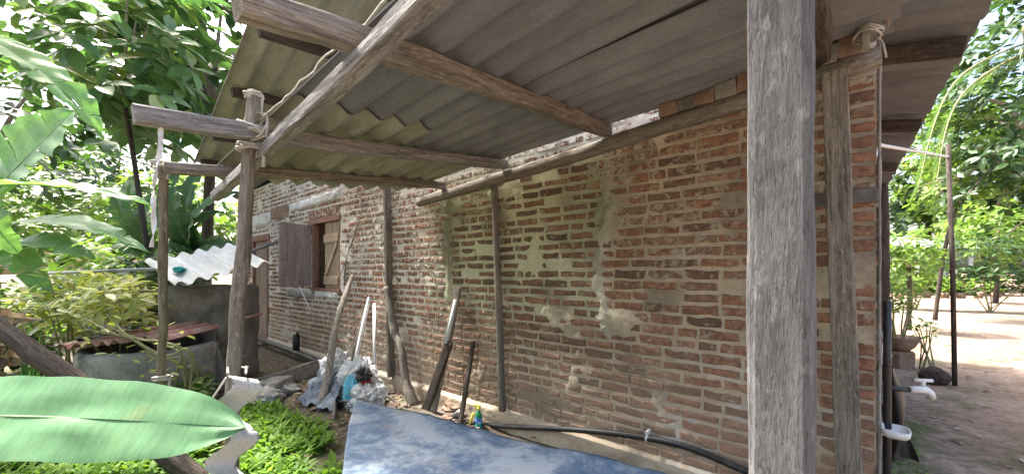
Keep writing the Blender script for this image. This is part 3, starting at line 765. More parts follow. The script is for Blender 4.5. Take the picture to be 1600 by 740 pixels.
# forked crooked log
def branch(name, pts, rad, mat, label, cat, seed=0):
    return tag(tube(name, smoothpts(pts, 6), np.interp(np.linspace(0, 1, (len(pts) - 1) * 6 + 1), np.linspace(0, 1, len(rad)), rad).tolist(), M[mat], None, 10, .35, seed), label, cat)
branch('crooked_log', [at_z(645, 632) + Vector((0, 0, -.02)), at_y(634, 590, 2.55), at_y(627, 545, 2.58), at_y(617, 520, 2.6), at_y(612, 490, 2.61), at_y(603, 448, 2.63)], [.065, .044, .042, .05, .042, .028], 'wood_brown', 'crooked forked log leaning on the wall over the upright sawn pole', 'log', 3)
branch('leaning_branch', [at_z(498, 640) + Vector((0, 0, -.02)), at_d(512, 590, 4.3), at_d(519, 540, 4.5), at_d(527, 500, 4.75), at_d(540, 460, 5.05), at_y(551, 430, 2.66)], [.046, .042, .042, .038, .036, .024], 'bark', 'pale barked crooked branch leaning on the wall below the window', 'branch', 5)
pole('plank', at_z(676, 645), at_y(716, 448, 2.64), .09, .035, 'wood_brown', 'long brown plank leaning on the wall behind a short dark plank', 'plank', square=.95, rough=.06, seed=150, hint=(0, 1, 0))
pole('plank', at_z(664, 642), at_y(702, 533, 2.52), .10, .04, 'wood_dark', 'short dark thick plank leaning against the long brown plank', 'plank', square=.9, rough=.09, seed=151, hint=(0, 1, 0))
pole('wooden_stick', at_z(719, 662), at_y(740, 532, 2.68), .045, .03, 'wood_dark', 'thin dark stick leaning on the wall near the spray bottle', 'stick', square=.9, rough=.06, seed=152, hint=(0, 1, 0))
tag(tube('plastic_pipe', [at_y(697, 536, 2.50), at_y(712, 468, 2.60)], .018, M['white_plastic'], None, 10), 'short white plastic pipe tucked behind the short dark plank', 'pipe')
tag(tube('plastic_pipe', [at_z(585, 615) + Vector((0, 0, -.01)), at_y(585, 474, 2.66)], .02, M['white_plastic'], None, 10), 'straight white plastic pipe standing upright beside the heap of sacks', 'pipe')
tag(timber('white_strip', at_z(541, 622), at_y(577, 464, 2.66), .05, .03, M['asb_white'], None, 1, .03, seed=155, hint=(0, 1, 0)), 'white painted batten leaning over the heap of sacks', 'batten')
tag(timber('white_strip', at_z(536, 622) + Vector((0, -.02, 0)), at_y(572, 478, 2.62), .03, .025, M['wood_brown'], None, 1, .03, seed=156, hint=(0, 1, 0)), 'thin brown batten lying along the white batten over the sacks', 'batten')

# heap of sacks and tarpaulin
def cloth(name, corners, mat, label, cat, amp=.06, n=22, seed=0, floor=None):
    A, B, C_, D = [Vector(p) for p in corners]; V = []; F = []
    for j in range(n + 1):
        for i in range(n + 1):
            u, v_ = i / n, j / n; p = (A * (1 - u) + B * u) * (1 - v_) + (D * (1 - u) + C_ * u) * v_
            q = Vector((u * 3 + seed, v_ * 3, seed))
            dz = amp * (abs(noise.noise(q)) * 1.4 + .7 * abs(noise.noise(q * 2.1)) + .4 * noise.noise(q * 4.3))
            e = Vector((noise.noise(q * 1.7 + Vector((9, 0, 0))), noise.noise(q * 1.7 + Vector((0, 9, 0))), 0)) * amp
            p = p + e + Vector((0, 0, dz + .01))
            V.append(p)
    for j in range(n):
        for i in range(n): q = j * (n + 1) + i; F.append((q, q + 1, q + n + 2, q + n + 1))
    N = len(V); V += [p - Vector((0, 0, .006)) for p in V]; F += [tuple(N + k for k in f[::-1]) for f in F]
    return tag(obj(name, V, F, M[mat], None, False), label, cat)
bp = at_z(560, 618)
s1 = at_d(560, 590, 4.35)
tag(blob('sack', (s1.x, s1.y, .06), .26, .20, .26, M['sack_white'], None, .45, 3.5, 26, G - .01, 3), 'bulging dirty white sack in the heap against the wall', 'sack')
s2 = at_d(528, 575, 4.75)
tag(blob('sack', (s2.x, s2.y, .05), .30, .18, .26, M['sack_white'], None, .45, 3.5, 24, G - .01, 9), 'crumpled white plastic bag leaning on the wall behind the grey tarpaulin', 'bag')
s3 = at_d(575, 620, 4.1)
tag(blob('sack', (s3.x, s3.y, -.04), .20, .17, .15, M['sack_white'], None, .5, 4, 22, G - .01, 15), 'low white sack lying in front of the heap', 'sack')
cp = at_d(549, 590, 4.12)
tag(blob('bag', (cp.x, cp.y, .02), .07, .08, .18, M['cyan'], None, .3, 3, 14, G - .01, 21), 'cyan plastic bag wedged into the heap of white sacks', 'bag')
cp = at_d(568, 572, 4.15)
tag(blob('cloth_bundle', (cp.x, cp.y, .20), .09, .07, .07, M['black_plastic'], None, .5, 4, 14, None, 24), 'small black bundle on top of the white sack', 'bundle')
cp = at_d(572, 585, 4.15)
tag(blob('cloth_bundle', (cp.x, cp.y, .10), .06, .06, .06, M['red_cloth'], None, .5, 4, 12, None, 27), 'red cloth scrap on the white sack', 'cloth')
cp = at_z(521, 622)
tag(blob('cloth_bundle', (cp.x, cp.y, G + .05), .09, .07, .06, M['yellow'], None, .5, 4, 12, G, 29), 'yellow plastic scrap on the ground before the sacks', 'scrap')
cloth('tarpaulin', [at_z(462, 632), at_z(520, 650), at_d(545, 580, 4.4), at_d(505, 575, 4.75)], 'tarp_grey', 'crumpled grey blue tarpaulin spread on the ground by the white sacks', 'tarpaulin', .07, 26, 3)
# sticks and black hose coils at the foot of the heap
for k in range(10):
    p = at_z(rng.uniform(500, 640), rng.uniform(632, 660)); a_ = rng.uniform(-.5, .9); L = rng.uniform(.25, .6)
    d = Vector((math.cos(a_), math.sin(a_), 0)) * L / 2
    tag(tube('fallen_stick', smoothpts([p - d + Vector((0, 0, .02)), p + Vector((rng.uniform(-.03, .03), rng.uniform(-.03, .03), .03 + .01 * k % 3)), p + d + Vector((0, 0, .02))]), rng.uniform(.008, .018), M[rng.choice(['wood_dark', 'wood_brown', 'bark'])], None, 6, .2), 'dry stick lying among the litter before the heap of sacks', 'stick', 'sticks on the ground by the sacks')
hc = at_z(565, 622)
tag(tube('rubber_hose', smoothpts([hc + Vector((-.2, -.05, .03)), hc + Vector((-.12, -.08, .18)), hc + Vector((.02, -.07, .24)), hc + Vector((.16, -.04, .14)), hc + Vector((.24, -.02, .03))]), .022, M['black_plastic'], None, 8), 'bent black rubber hose arching over the low white sack', 'hose')
for k in range(8):
    p = at_z(rng.uniform(600, 720), rng.uniform(632, 660)); s_ = rng.uniform(.04, .09)
    tag(blob('rubble', (p.x, p.y, G + s_ * .4), s_ * 1.2, s_, s_ * .7, M[rng.choice(['stone', 'clay', 'concrete'])], None, .5, 2.5, 8, G - .02, 40 + k), 'lump of rubble on the ground at the foot of the leaning planks', 'rubble', 'rubble at the wall foot')

# spray bottle
p = at_z(748, 668); sbt = thing('spray_bottle', 'green spray bottle with blue label and yellow trigger at the wall foot', 'bottle', p)
lathe('body', [(.028, 0), (.032, .01), (.032, .05), (.0315, .10), (.030, .125), (.02, .15), (.013, .165), (.013, .175)], p, M['green_bottle'], sbt, 18)
lathe('liquid_base', [(.0325, .006), (.0333, .012), (.0333, .035), (.0325, .04)], p, M['teal'], sbt, 18)
lathe('label', [(.0325, .048), (.0332, .05), (.0332, .10), (.0325, .102)], p, M['label_blue'], sbt, 18)
lathe('collar', [(.014, .17), (.017, .172), (.017, .19), (.012, .195)], p, M['yellow'], sbt, 14)
box('trigger_head', p + Vector((-.045, -.010, .192)), p + Vector((.02, .010, .215)), M['yellow'], sbt, .003)
tube('trigger', [p + Vector((-.03, 0, .195)), p + Vector((-.04, 0, .17)), p + Vector((-.037, 0, .15))], .005, M['yellow'], sbt, 6)
q_ = at_z(727, 668)
tag(tube('yellow_lever', [p + Vector((-.11, -.02, .0)), p + Vector((-.05, -.02, .13))], .012, M['yellow'], None, 8), 'yellow plastic handle leaning beside the green spray bottle', 'handle')
# black hose along the foot of the wall
hp = [at_z(700, 655), at_z(755, 663), at_y(800, 666, 2.66), at_y(900, 671, 2.665), at_y(1000, 682, 2.665), at_y(1080, 700, 2.665), at_y(1168, 736, 2.665), at_y(1260, 765, 2.62)]
hose = thing('garden_hose', 'black hose running along the foot of the brick wall', 'hose', hp[0])
tube('hose', smoothpts(hp, 6), .022, M['black_plastic'], hose, 10)
cl = at_y(1011, 684, 2.665)
V, F = tube_vf([cl + Vector((-.006, .0, .001)), cl + Vector((.006, 0, -.001))], .0255, 14); obj('clip', V, F, M['white_plastic'], hose)
box('clip_tab', cl + Vector((-.008, -.012, .02)), cl + Vector((.008, .05, .05)), M['white_plastic'], hose, .002)

# blue sheet on trestle legs
TZ = .56
tc = [at_z(556, 622, TZ), at_z(740, 667, TZ), at_z(1046, 742, TZ), at_z(1230, 800, TZ)]
tb = [at_z(533, 742, TZ), at_z(720, 900, TZ), at_z(1100, 1000, TZ), at_z(1330, 990, TZ)]
tab = thing('blue_table', 'mottled blue and white painted metal sheet laid as a bench top under the lean-to', 'bench', (-1.1, .95, G))
nU, nV = 60, 26; V = []
top = smoothpts(tc, 20); bot = smoothpts(tb, 20)
for s in (0, 1):
    for j in range(nV + 1):
        for i in range(nU + 1):
            v_ = j / nV; p = top[i].lerp(bot[i], v_)
            bow = -.07 * math.sin(v_ * math.pi) if i == 0 else 0
            z = .014 * noise.noise((p.x * 2.2, p.y * 2.2, 0)) + .006 * noise.noise((p.x * 6, p.y * 6, 3)) - .02 * v_ ** 2
            ex = .035 * math.sin(v_ * math.pi) * (1 - i / nU) ** 6 + .02 * noise.noise((v_ * 5, 1, 0)) * (1 - i / nU) ** 8
            z += .012 * (1 - v_) ** 8 * noise.noise((p.x * 9, 2, 0))
            V.append(Vector((p.x - ex, p.y + ex * .3, TZ + z - (0 if s == 0 else .006))))
F = []; W2 = nU + 1; S = W2 * (nV + 1)
for j in range(nV):
    for i in range(nU): q = j * W2 + i; F.append((q, q + W2, q + W2 + 1, q + 1)); F.append((S + q, S + q + 1, S + q + W2 + 1, S + q + W2))
for i in range(nU): F.append((i, i + 1, S + i + 1, S + i)); q = nV * W2 + i; F.append((q + 1, q, S + q, S + q + 1))
for j in range(nV): q = j * W2; F.append((q + W2, q, S + q, S + q + W2)); q += nU; F.append((q, q + W2, S + q + W2, S + q))
obj('sheet_top', V, F, M['blue'], tab, True)
mid = lambda u, v_: top[int(u * 60)].lerp(bot[int(u * 60)], v_)
for u in (.2, .8):
    e0, e1 = mid(u, .12), mid(u, .85)
    timber('cross_bar', (e0.x, e0.y, TZ - .07), (e1.x, e1.y, TZ - .085), .06, .06, M['wood_brown'], tab, .8, .05, seed=int(u * 50))
    for e in (e0, e1): timber('leg', (e.x, e.y, G - .03), (e.x, e.y, TZ - .1), .06, .06, M['wood_brown'], tab, .6, .06, seed=int(u * 70))

# ------------------------------------------------------------------ left: tank hut, well ring, curb
tk = thing('tank_hut', 'dark mossy plastered water tank under a pale corrugated sheet', 'tank', at_z(325, 612))
A = at_d(262, 604, 4.85); B = at_d(346, 604, 4.85)
A.z = B.z = G; ux = (B - A).normalized(); uy = Vector((-ux.y, ux.x, 0))
def rough_block(name, o_, ux_, uy_, lx, ly, z0, z1, mat, parent, amp=.03, n=16, seed=0):
    import bmesh
    bm = bmesh.new(); bmesh.ops.create_cube(bm, size=1); bmesh.ops.subdivide_edges(bm, edges=bm.edges[:], cuts=n, use_grid_fill=True)
    V = []
    for v_ in bm.verts:
        p = o_ + ux_ * (v_.co.x + .5) * lx + uy_ * (v_.co.y + .5) * ly; p = Vector((p.x, p.y, z0 + (v_.co.z + .5) * (z1 - z0)))
        q = p * 2.5 + Vector((seed, 0, 0)); nrm = (ux_ * v_.co.x * 2 + uy_ * v_.co.y * 2 + Vector((0, 0, v_.co.z * 2))).normalized()
        V.append(p + nrm * amp * (noise.noise(q) + .5 * noise.noise(q * 2.7) + .3 * noise.noise(q * 6)))
    bm.verts.index_update(); F = [[v_.index for v_ in f.verts] for f in bm.faces]; bm.free()
    return obj(name, V, F, mat, parent, True)
LB = (B - A).length
rough_block('tank_body', A, ux, uy, LB, .72, G - .05, 1.12, M['concrete_dark'], tk, .03, 18, 3)
rough_block('base_ledge', A + ux * .05 - uy * .10, ux, uy, LB + .12, .35, G - .05, .22, M['concrete_dark'], tk, .035, 12, 9)
rough_block('step_block', at_d(392, 604, 4.5) * 1, ux, uy, .32, .3, G - .05, .02, M['concrete'], tk, .03, 8, 12)
cL, cF, cR = at_d(226, 409, 5.0), at_d(274, 446, 4.4), at_d(436, 419, 5.0)
corrugated('cover_sheet', cL, cF - cL, cR - cF, (cF - cL).length, (cR - cF).length, M['asb_white'], tk, wl=.18, amp=.032, jag=.03, seed=301)
rg = at_d(282, 424, 4.75)
tag(blob('blue_rag', (rg.x, rg.y, rg.z + .02), .10, .07, .035, M['teal'], None, .7, 4, 12, None, 51), 'crumpled teal rag lying on the pale corrugated tank cover', 'rag')
tag(timber('old_board', at_z(352, 612) + Vector((0, 0, .02)), at_d(327, 524, 4.72), .13, .035, M['wood_brown'], None, .95, .07, seed=160, hint=(-.65, .76, 0)), 'weathered short board leaning on the front of the dark tank', 'board')
tube('rusty_bar', [at_d(380, 497, 4.9), at_d(408, 490, 5.3)], .02, M['rust_red'], tk, 6)
# well ring with red sheet
wc = at_z(185, 640); wc = Vector((wc.x, wc.y, G)); wc += Vector((-.25, .3, 0))
well = thing('well_ring', 'grey concrete well ring under a faded red corrugated cover', 'well', wc)
lathe('ring', [(.60, -.05), (.61, .05), (.60, .3), (.61, .58), (.58, .62), (.50, .62), (.5, .3)], wc, M['concrete'], well, 40, wob=.03)
zc = G + .66
fwd = Vector((-SY, CY, 0)); rt = Vector((CY, SY, 0))
corrugated('cover_sheet', wc - rt * .35 - fwd * .62 + Vector((0, 0, .70)), fwd + Vector((0, 0, .05)), rt + Vector((0, 0, .10)), 1.1, .62, M['rust_red'], well, wl=.13, amp=.025, jag=.04, seed=311)
corrugated('cover_sheet', wc + rt * .22 - fwd * .5 + Vector((0, 0, .78)), fwd + Vector((0, 0, .05)), rt + Vector((0, 0, -.10)), .8, .34, M['rust_red'], well, wl=.13, amp=.025, jag=.04, seed=312)
cloth('black_sheet', [wc - rt * .75 - fwd * .5 + Vector((0, 0, .64)), wc - rt * .2 - fwd * .5 + Vector((0, 0, .72)), wc - rt * .1 + fwd * .4 + Vector((0, 0, .74)), wc - rt * .7 + fwd * .4 + Vector((0, 0, .68))], 'black_plastic', 'crumpled black plastic sheet on the well ring beside the red cover', 'plastic sheet', .05, 16, 7)
for k, px in enumerate((276, 318, 350, 378)):
    pp = at_d(120 + px * .45, 596, 3.25)
# drain curb of concrete along the passage
rough_block('concrete_curb', at_z(384, 622), (at_z(505, 580) - at_z(384, 622)).normalized(), Vector((-.3, .95, 0)).normalized(), (at_z(505, 580) - at_z(384, 622)).length, .12, G - .06, .04, M['concrete'], None, .02, 14, 21)
cu = bpy.data.objects['concrete_curb']; tag(cu, 'low broken concrete curb along the drain below the window', 'curb')
tag(blob('stone', at_z(410, 628) + Vector((0, 0, .05)), .24, .16, .12, M['stone'], None, .4, 2, 14, G - .02, 61), 'flat grey stone in the grass by the concrete curb', 'stone')
tag(blob('stone', at_z(445, 612) + Vector((0, 0, .03)), .20, .14, .09, M['stone'], None, .4, 2, 14, G - .02, 65), 'rounded grey stone between the curb and the tarpaulin', 'stone')
# hanging strip of asbestos sheet tied to the round post
V = []; F = []; nS = 80; c0 = at_d(374, 590, 1.72); Hs = .78; cam_r = rt; cam_f = fwd
for s in (0, 1):
    for i in range(nS + 1):
        t = i / nS; ph = t * 2 * math.pi * 3.4 + .5
        lat = .050 * math.sin(ph)
        ctr = c0 + cam_r * (-.012 - .05 * t) + Vector((0, 0, -Hs * t))
        for k in range(9):
            q = (k / 8 - .5); e = .006 * noise.noise((i * .3, k, 3)) + (.012 * noise.noise((i * .35, 5, k)) if k in (0, 8) else 0)
            V.append(ctr + (cam_r * .056 + cam_f * .10 + Vector((0, 0, -.045))) * q + cam_r * (lat + e) + (cam_f * .006 + cam_r * .004) * s)
for i in range(nS):
    for k in range(8): q = i * 9 + k; S = (nS + 1) * 9; F.append((q, q + 1, q + 10, q + 9)); F.append((S + q, S + q + 9, S + q + 10, S + q + 1))
S = (nS + 1) * 9
for i in range(nS): q = i * 9; F.append((q, q + 9, S + q + 9, S + q)); q += 8; F.append((q + 9, q, S + q, S + q + 9))
for k in range(8): F.append((k + 1, k, S + k, S + k + 1)); q = nS * 9 + k; F.append((q, q + 1, S + q + 1, S + q))
strip = thing('asbestos_strip', 'broken wavy strip of white corrugated sheet hanging tied to the round post', 'sheet scrap', (c0.x, c0.y, G))
obj('wavy_strip', V, F, M['asb_white'], strip, True)
tube('tie_wire', smoothpts([c0 + rt * .03 + Vector((0, 0, .02)), at_d(385, 572, 1.95), at_d(388, 574, 2.2), at_d(360, 572, 2.2), at_d(356, 575, 1.95), c0 + rt * -.05 + Vector((0, 0, .02))]), .005, M['rope'], strip, 6)
tube('tie_wire', [c0 + rt * -.06, at_d(333, 620, 1.78), at_d(331, 690, 1.78)], .004, M['rope'], strip, 6)
# leaning dark log
lg0 = at_d(-150, 405, 3.0); lg1 = at_z(330, 765, G + .0)
tag(timber('fallen_log', lg1, lg0, .12, .125, M['wood_dark'], None, .1, .10, bend=.03, taper=.9, seed=170), 'dark bare log slanting down to the grass behind the broad banana leaf', 'log')
fk = at_d(-150, 405, 3.0)
tag(timber('forked_stake', (fk.x, fk.y, G - .05), (fk.x, fk.y, fk.z - .05), .09, .09, M['wood_dark'], None, .1, .1, seed=171), 'dark stake carrying the upper end of the slanting log', 'stake')
# steel water pipe across the garden
pp0, pp1 = at_d(60, 427, 5.6), at_d(246, 420, 4.7)
wp = thing('water_pipe', 'straight grey steel pipe carried across the garden behind the well', 'pipe', (pp0.x, pp0.y, G))
tube('pipe', [pp0, pp1], .022, M['steel'], wp, 10)
for f_ in (.04, .55): q = pp0.lerp(pp1, f_); tube('support', [Vector((q.x, q.y, G - .03)), q + Vector((0, 0, -.01))], .013, M['steel'], wp, 8)
q = at_d(243, 422, 4.7); 
tube('elbow', smoothpts([pp1, pp1 + rt * .03 + Vector((0, 0, .03)), pp1 + rt * .04 + Vector((0, 0, .16))]), .024, M['white_plastic'], wp, 10)

# ------------------------------------------------------------------ right: corner and yard
dp = [Vector((WX1 + .045, YW + .06, z)) for z in (G - .02, .3, .8, 1.15)]
dpipe = thing('standpipe', 'black standpipe with white tap on the house corner', 'tap', dp[0])
tube('riser', dp, .017, M['black_plastic'], dpipe, 10)
t0 = Vector((WX1 + .045, YW + .06, .70))
tube('branch_pipe', [t0, t0 + Vector((.085, .06, -.005))], .014, M['black_plastic'], dpipe, 10)
t1 = t0 + Vector((.085, .06, -.005))
tube('tap_body', [t1, t1 + Vector((.04, .03, 0)), t1 + Vector((.065, .05, -.002)), t1 + Vector((.085, .06, -.02)), t1 + Vector((.092, .065, -.045))], [.017, .019, .02, .017, .014], M['white_plastic'], dpipe, 12)
tube('tap_stem', [t1 + Vector((.055, .042, .01)), t1 + Vector((.055, .042, .045))], .009, M['white_plastic'], dpipe, 10)
tube('tap_handle', [t1 + Vector((.02, .02, .047)), t1 + Vector((.09, .065, .047))], .009, M['white_plastic'], dpipe, 8)
sdh = Vector((WX1 + .03, YW + .005, .475)); 
sp_ = thing('soap_dish', 'white plastic soap dish fixed to the brick corner', 'soap dish', sdh)
V = []; F = []
prof = [(0, 0), (.05, 0), (.062, .012), (.066, .04), (.06, .04), (.055, .016), (0, .012)]
for (rr, z) in prof:
    for k in range(20):
        a_ = 2 * math.pi * k / 20; V.append(sdh + Vector((.04 + rr * .85 * math.copysign(abs(math.cos(a_)) ** .6, math.cos(a_)), rr * 1.1 * math.copysign(abs(math.sin(a_)) ** .6, math.sin(a_)), z)))
for i in range(len(prof) - 1):
    for k in range(20): a_ = i * 20 + k; b2 = i * 20 + (k + 1) % 20; F.append((a_, b2, b2 + 20, a_ + 20))
obj('dish', V, F, M['white_plastic'], sp_, True)
box('bracket', sdh + Vector((-.012, -.03, .0)), sdh + Vector((.0, .03, .05)), M['white_plastic'], sp_, .002)
# pale cloth and black sheet hanging at the tap
cr = Vector((WX1 + .03, YW + .14, .80))
V = []; F = []
for j in range(13):
    for i in range(9):
        u, v_ = i / 8, j / 12
        V.append(cr + Vector((.02 + .10 * u * (.4 + .8 * v_) + .012 * math.sin(v_ * 9 + u * 5), .10 + .05 * math.sin(u * 6 + v_ * 3), -.02 - .50 * v_)))
for j in range(12):
    for i in range(8): q = j * 9 + i; F.append((q, q + 1, q + 10, q + 9))
N = len(V); V += [v_ + Vector((.003, .004, 0)) for v_ in V]; F += [tuple(N + k for k in f[::-1]) for f in F]
tag(obj('rubber_sheet', V, F, M['black_plastic'], None, True), 'black rubber sheet hanging below the white tap', 'rubber sheet')
tag(blob('wash_cloth', (WX1 + .045, YW + .30, .88), .035, .04, .09, M['sack_white'], None, .5, 3, 14, None, 71), 'small white cloth hung on the house corner above the tap', 'cloth')
# clothes rail
rodb = at_z(1492, 602); rodt = Vector((rodb.x - .06, rodb.y, 2.95))
rail = thing('clothes_rail', 'thin dark pole carrying a pale bent rail from the house corner', 'rail', rodb)
tube('pole', [rodb + Vector((0, 0, -.05)), rodb.lerp(rodt, .5) + Vector((.01, 0, 0)), rodt], .026, M['wood_dark'], rail, 8)
ra = at_d(1358, 287, 2.25); rb = at_d(1371, 226, 2.55); rc = Vector((rodt.x, rodt.y, 0)); rc.z = at_d(1476, 214, 4.25).z
rdn = rc + (rc - rb).normalized() * .25
tube('bent_rail', [ra + Vector((-.02, 0, -.05)), ra, ra.lerp(rb, .8), rb, rb.lerp(rc, .1), rc, rdn], .012, M['white_plastic'], rail, 8)
tag(blob('stone', rodb + Vector((-.18, -.02, .09)), .15, .13, .12, M['wood_dark'], None, .2, 2, 14, G - .02, 81), 'round dark stone at the foot of the clothes pole', 'stone')
# pots by the verandah post
pc = at_z(1403, 572)
pot = thing('plant_pot', 'stacked clay bowl and block pot with a leafy shrub by the verandah', 'plant pot', pc)
lathe('pot_base', [(.17, -.03), (.18, 0), (.19, .22), (.17, .25), (.15, .25)], pc, M['clay'], pot, 8, smooth=False)
lathe('pot_bowl', [(.12, .25), (.19, .32), (.25, .44), (.26, .47), (.23, .47), (.2, .44)], pc, M['clay'], pot, 20, wob=.03)

# ------------------------------------------------------------------ foliage tools
def leaf_template(fold=.18, droop=.25, wid=.38, ts=(0, .3, .68, 1), wp=(0, .85, .95, 0)):
    rows = []; 
    P = lambda t, s: (s * wid * .5 * 1.0, t, -droop * t * t - 0) 
    V = [(0, 0, 0)]
    for t, wv in list(zip(ts, wp))[1:-1]:
        V += [(-wid / 2 * wv, t, fold * wid * wv - droop * t * t), (0, t, -droop * t * t), (wid / 2 * wv, t, fold * wid * wv - droop * t * t)]
    V.append((0, 1, -droop))
    F = [(0, 2, 1), (0, 3, 2)]; n = len(ts) - 2
    for i in range(n - 1):
        q = 1 + 3 * i; F += [(q, q + 1, q + 4, q + 3), (q + 1, q + 2, q + 5, q + 4)]
    q = 1 + 3 * (n - 1); e = len(V) - 1; F += [(q, q + 1, e), (q + 1, q + 2, e)]
    return np.array(V), F
def leaf_frames_mesh(name, frames, tmpl, mat, parent=None, origin=None):
    TV, TF = tmpl; nv = len(TV); V = []; F = []
    Rm = np.array([f[0] for f in frames]); Tr = np.array([f[1] for f in frames]); S = np.array([f[2] for f in frames])
    allv = np.einsum('nij,kj->nki', Rm, TV) * S[:, None, None] + Tr[:, None, :]
    o0 = np.array(origin) if origin is not None else np.array([Tr[:, 0].mean(), Tr[:, 1].mean(), Tr[:, 2].min()])
    m = bpy.data.meshes.new(name); vv = (allv.reshape(-1, 3) - o0)
    N = len(frames); tris = []
    ls = []; tot = []
    base = np.concatenate([np.array(f) for f in TF]); lens = np.array([len(f) for f in TF])
    loops = (base[None, :] + (np.arange(N) * nv)[:, None]).reshape(-1); lt = np.tile(lens, N); st = np.concatenate([[0], np.cumsum(lt)[:-1]])
    m.vertices.add(len(vv)); m.vertices.foreach_set('co', vv.reshape(-1).astype(np.float32))
    m.loops.add(len(loops)); m.loops.foreach_set('vertex_index', loops.astype(np.int32))
    m.polygons.add(len(lt)); m.polygons.foreach_set('loop_start', st.astype(np.int32)); m.polygons.foreach_set('loop_total', lt.astype(np.int32))
    m.polygons.foreach_set('use_smooth', np.ones(len(lt), bool))
    m.materials.append(mat); m.update(calc_edges=True); m.validate()
    o = bpy.data.objects.new(name, m); return link(o, Matrix.Translation(Vector(o0)), parent)
def lframe(pos, d, up, size):
    y = Vector(d).normalized(); z = Vector(up) - y * y.dot(Vector(up))
    if z.length < 1e-3: z = Vector((0, 1, 0)) - y * y.y
    z.normalize(); x = y.cross(z)
    return (np.array([[x.x, y.x, z.x], [x.y, y.y, z.y], [x.z, y.z, z.z]]), np.array(pos), size)
def rosette(r, c, n, size, axis=Vector((0, 0, 1)), spread=1.0):
    out = []; a0 = r.uniform(0, 6.3)
    M3 = frame(axis)
    for k in range(n):
        a = a0 + 2.4 * k; el = R(r.uniform(-25, 45)) 
        d = M3 @ Vector((math.cos(a) * math.cos(el) * spread, math.sin(a) * math.cos(el) * spread, math.sin(el))) - M3.translation
        out.append(lframe(Vector(c) + d * .03, d, axis + Vector((r.uniform(-.3, .3), r.uniform(-.3, .3), .2)), size * r.uniform(.65, 1.15)))
    return out
def as_part(fr, me, mat_name, parent):
    Rm, t, s = fr; Mx = Matrix([list(Rm[i] * s) + [t[i]] for i in range(3)] + [[0, 0, 0, 1]])
    o = bpy.data.objects.new('leaf', me); return link(o, Mx, parent)
def tree(name, label, base, crown_c, crown_r, n_ros, leaves, size, tmpl, mat, trunk_r=.15, seed=0, parts=0, group=None, limbs=7, shell=.45, cam_side=True):
    r = random.Random(seed); t = thing(name, label, 'tree', base, group); base = Vector(base); cc = Vector(crown_c); cr = Vector(crown_r)
    low = Vector((cc.x, cc.y, cc.z - cr.z * .55))
    tube('trunk', smoothpts([base + Vector((0, 0, -.1)), base.lerp(low, .5) + Vector((r.uniform(-.1, .1), r.uniform(-.1, .1), 0)), low]), np.linspace(trunk_r, trunk_r * .6, 9).tolist(), M['wood_dark'], t, 10, .25, seed)  # dark trunk colour stands in for the shadow of the leaves
    tips = []
    for k in range(n_ros):
        while True:
            d = Vector((r.uniform(-1, 1), r.uniform(-1, 1), r.uniform(-1, 1)))
            if shell < d.length < 1: break
        f = 1 + .35 * noise.noise(d * 2.2 + Vector((seed, 0, 0)))
        tips.append(cc + Vector((d.x * cr.x, d.y * cr.y, d.z * cr.z)) * f)
    Vb = []; Fb = []
    for k in range(limbs):
        tp = tips[int(k * len(tips) / limbs)]
        v_, f_ = tube_vf(smoothpts([low.lerp(cc, .0), low.lerp(tp, .5) + Vector((0, 0, .12 * cr.z)), tp], 4), np.linspace(trunk_r * .5, trunk_r * .08, 9).tolist(), 6)
        q = len(Vb); Vb += v_; Fb += [tuple(i + q for i in f) for f in f_]
    obj('limbs', Vb, Fb, M['bark'], t, True)
    fr = []
    for tp in tips:
        ax = ((tp - cc).normalized() * .7 + Vector((0, 0, .8))).normalized()
        fr += rosette(r, tp, leaves, size, ax)
    if parts:
        def sc_(f):
            p = proj(f[1]); 
            if not (-20 < p[0] < 1620 and -20 < p[1] < 760): return -99
            return -p[2]
        fr.sort(key=lambda f: -sc_(f)); me = [mkmesh('leaf', tmpl[0].tolist(), tmpl[1], mat, True)]
        for f in fr[:parts]: as_part(f, me[0], 'leaf', t)
        fr = fr[parts:]
    cro = leaf_frames_mesh('crown', fr, tmpl, mat, t); 
    if parts: cro['kind'] = 'stuff'
    return t
T_big = leaf_template(.12, .22, .46, (0, .18, .45, .75, 1), (0, .6, 1, .8, 0))
T_mid = leaf_template(.15, .15, .42)
T_thin = leaf_template(.1, .25, .22)

# left trees
def gpt(px, D): p = at_d(px, HORY, D); p.z = G; return p
def tree_at(name, label, px, py, D, rad, n, lv, size, tm, mat, seed, parts=0, dpx=0, tr=.14, group=None, **kw):
    c_ = at_d(px, py, D); return tree(name, label, gpt(px + dpx, D + .2), c_, rad, n, lv, size, tm, M[mat], tr, seed, parts, group, **kw)
tree_at('breadfruit_tree', 'tall tree with big glossy leaves in whorls above the banana plants', 195, 70, 6.6, (2.1, 1.7, 1.75), 150, 8, .40, T_big, 'leaf_big', 11, 300, dpx=58, tr=.05, shell=.3)
tree_at('broadleaf_tree', 'dark broad leaved tree behind the whorled tree by the roof edge', 330, 90, 9.0, (1.9, 1.9, 2.4), 150, 8, .42, T_big, 'leaf_dark', 12, 0, dpx=-15)
tree_at('broadleaf_tree', 'dark tree in the garden behind the dry banana leaves', -20, 170, 9.5, (2.6, 2.2, 2.4), 150, 8, .40, T_big, 'leaf_dark', 13, 0)
tree_at('garden_tree', 'light green small leaved tree far behind the water pipe', 90, 330, 13.5, (3.2, 2.6, 2.2), 260, 9, .30, T_mid, 'leaf_light', 14, 0)
tree_at('garden_tree', 'light green tree far behind the tank and banana plants', 290, 350, 12.0, (2.6, 2.2, 2.0), 220, 9, .30, T_mid, 'leaf_light', 15, 0)
tree_at('garden_tree', 'mid green tree at the far end of the garden beyond the low shed', 180, 300, 17.0, (4.2, 3, 3.2), 260, 9, .42, T_mid, 'leaf_dark', 16, 0)
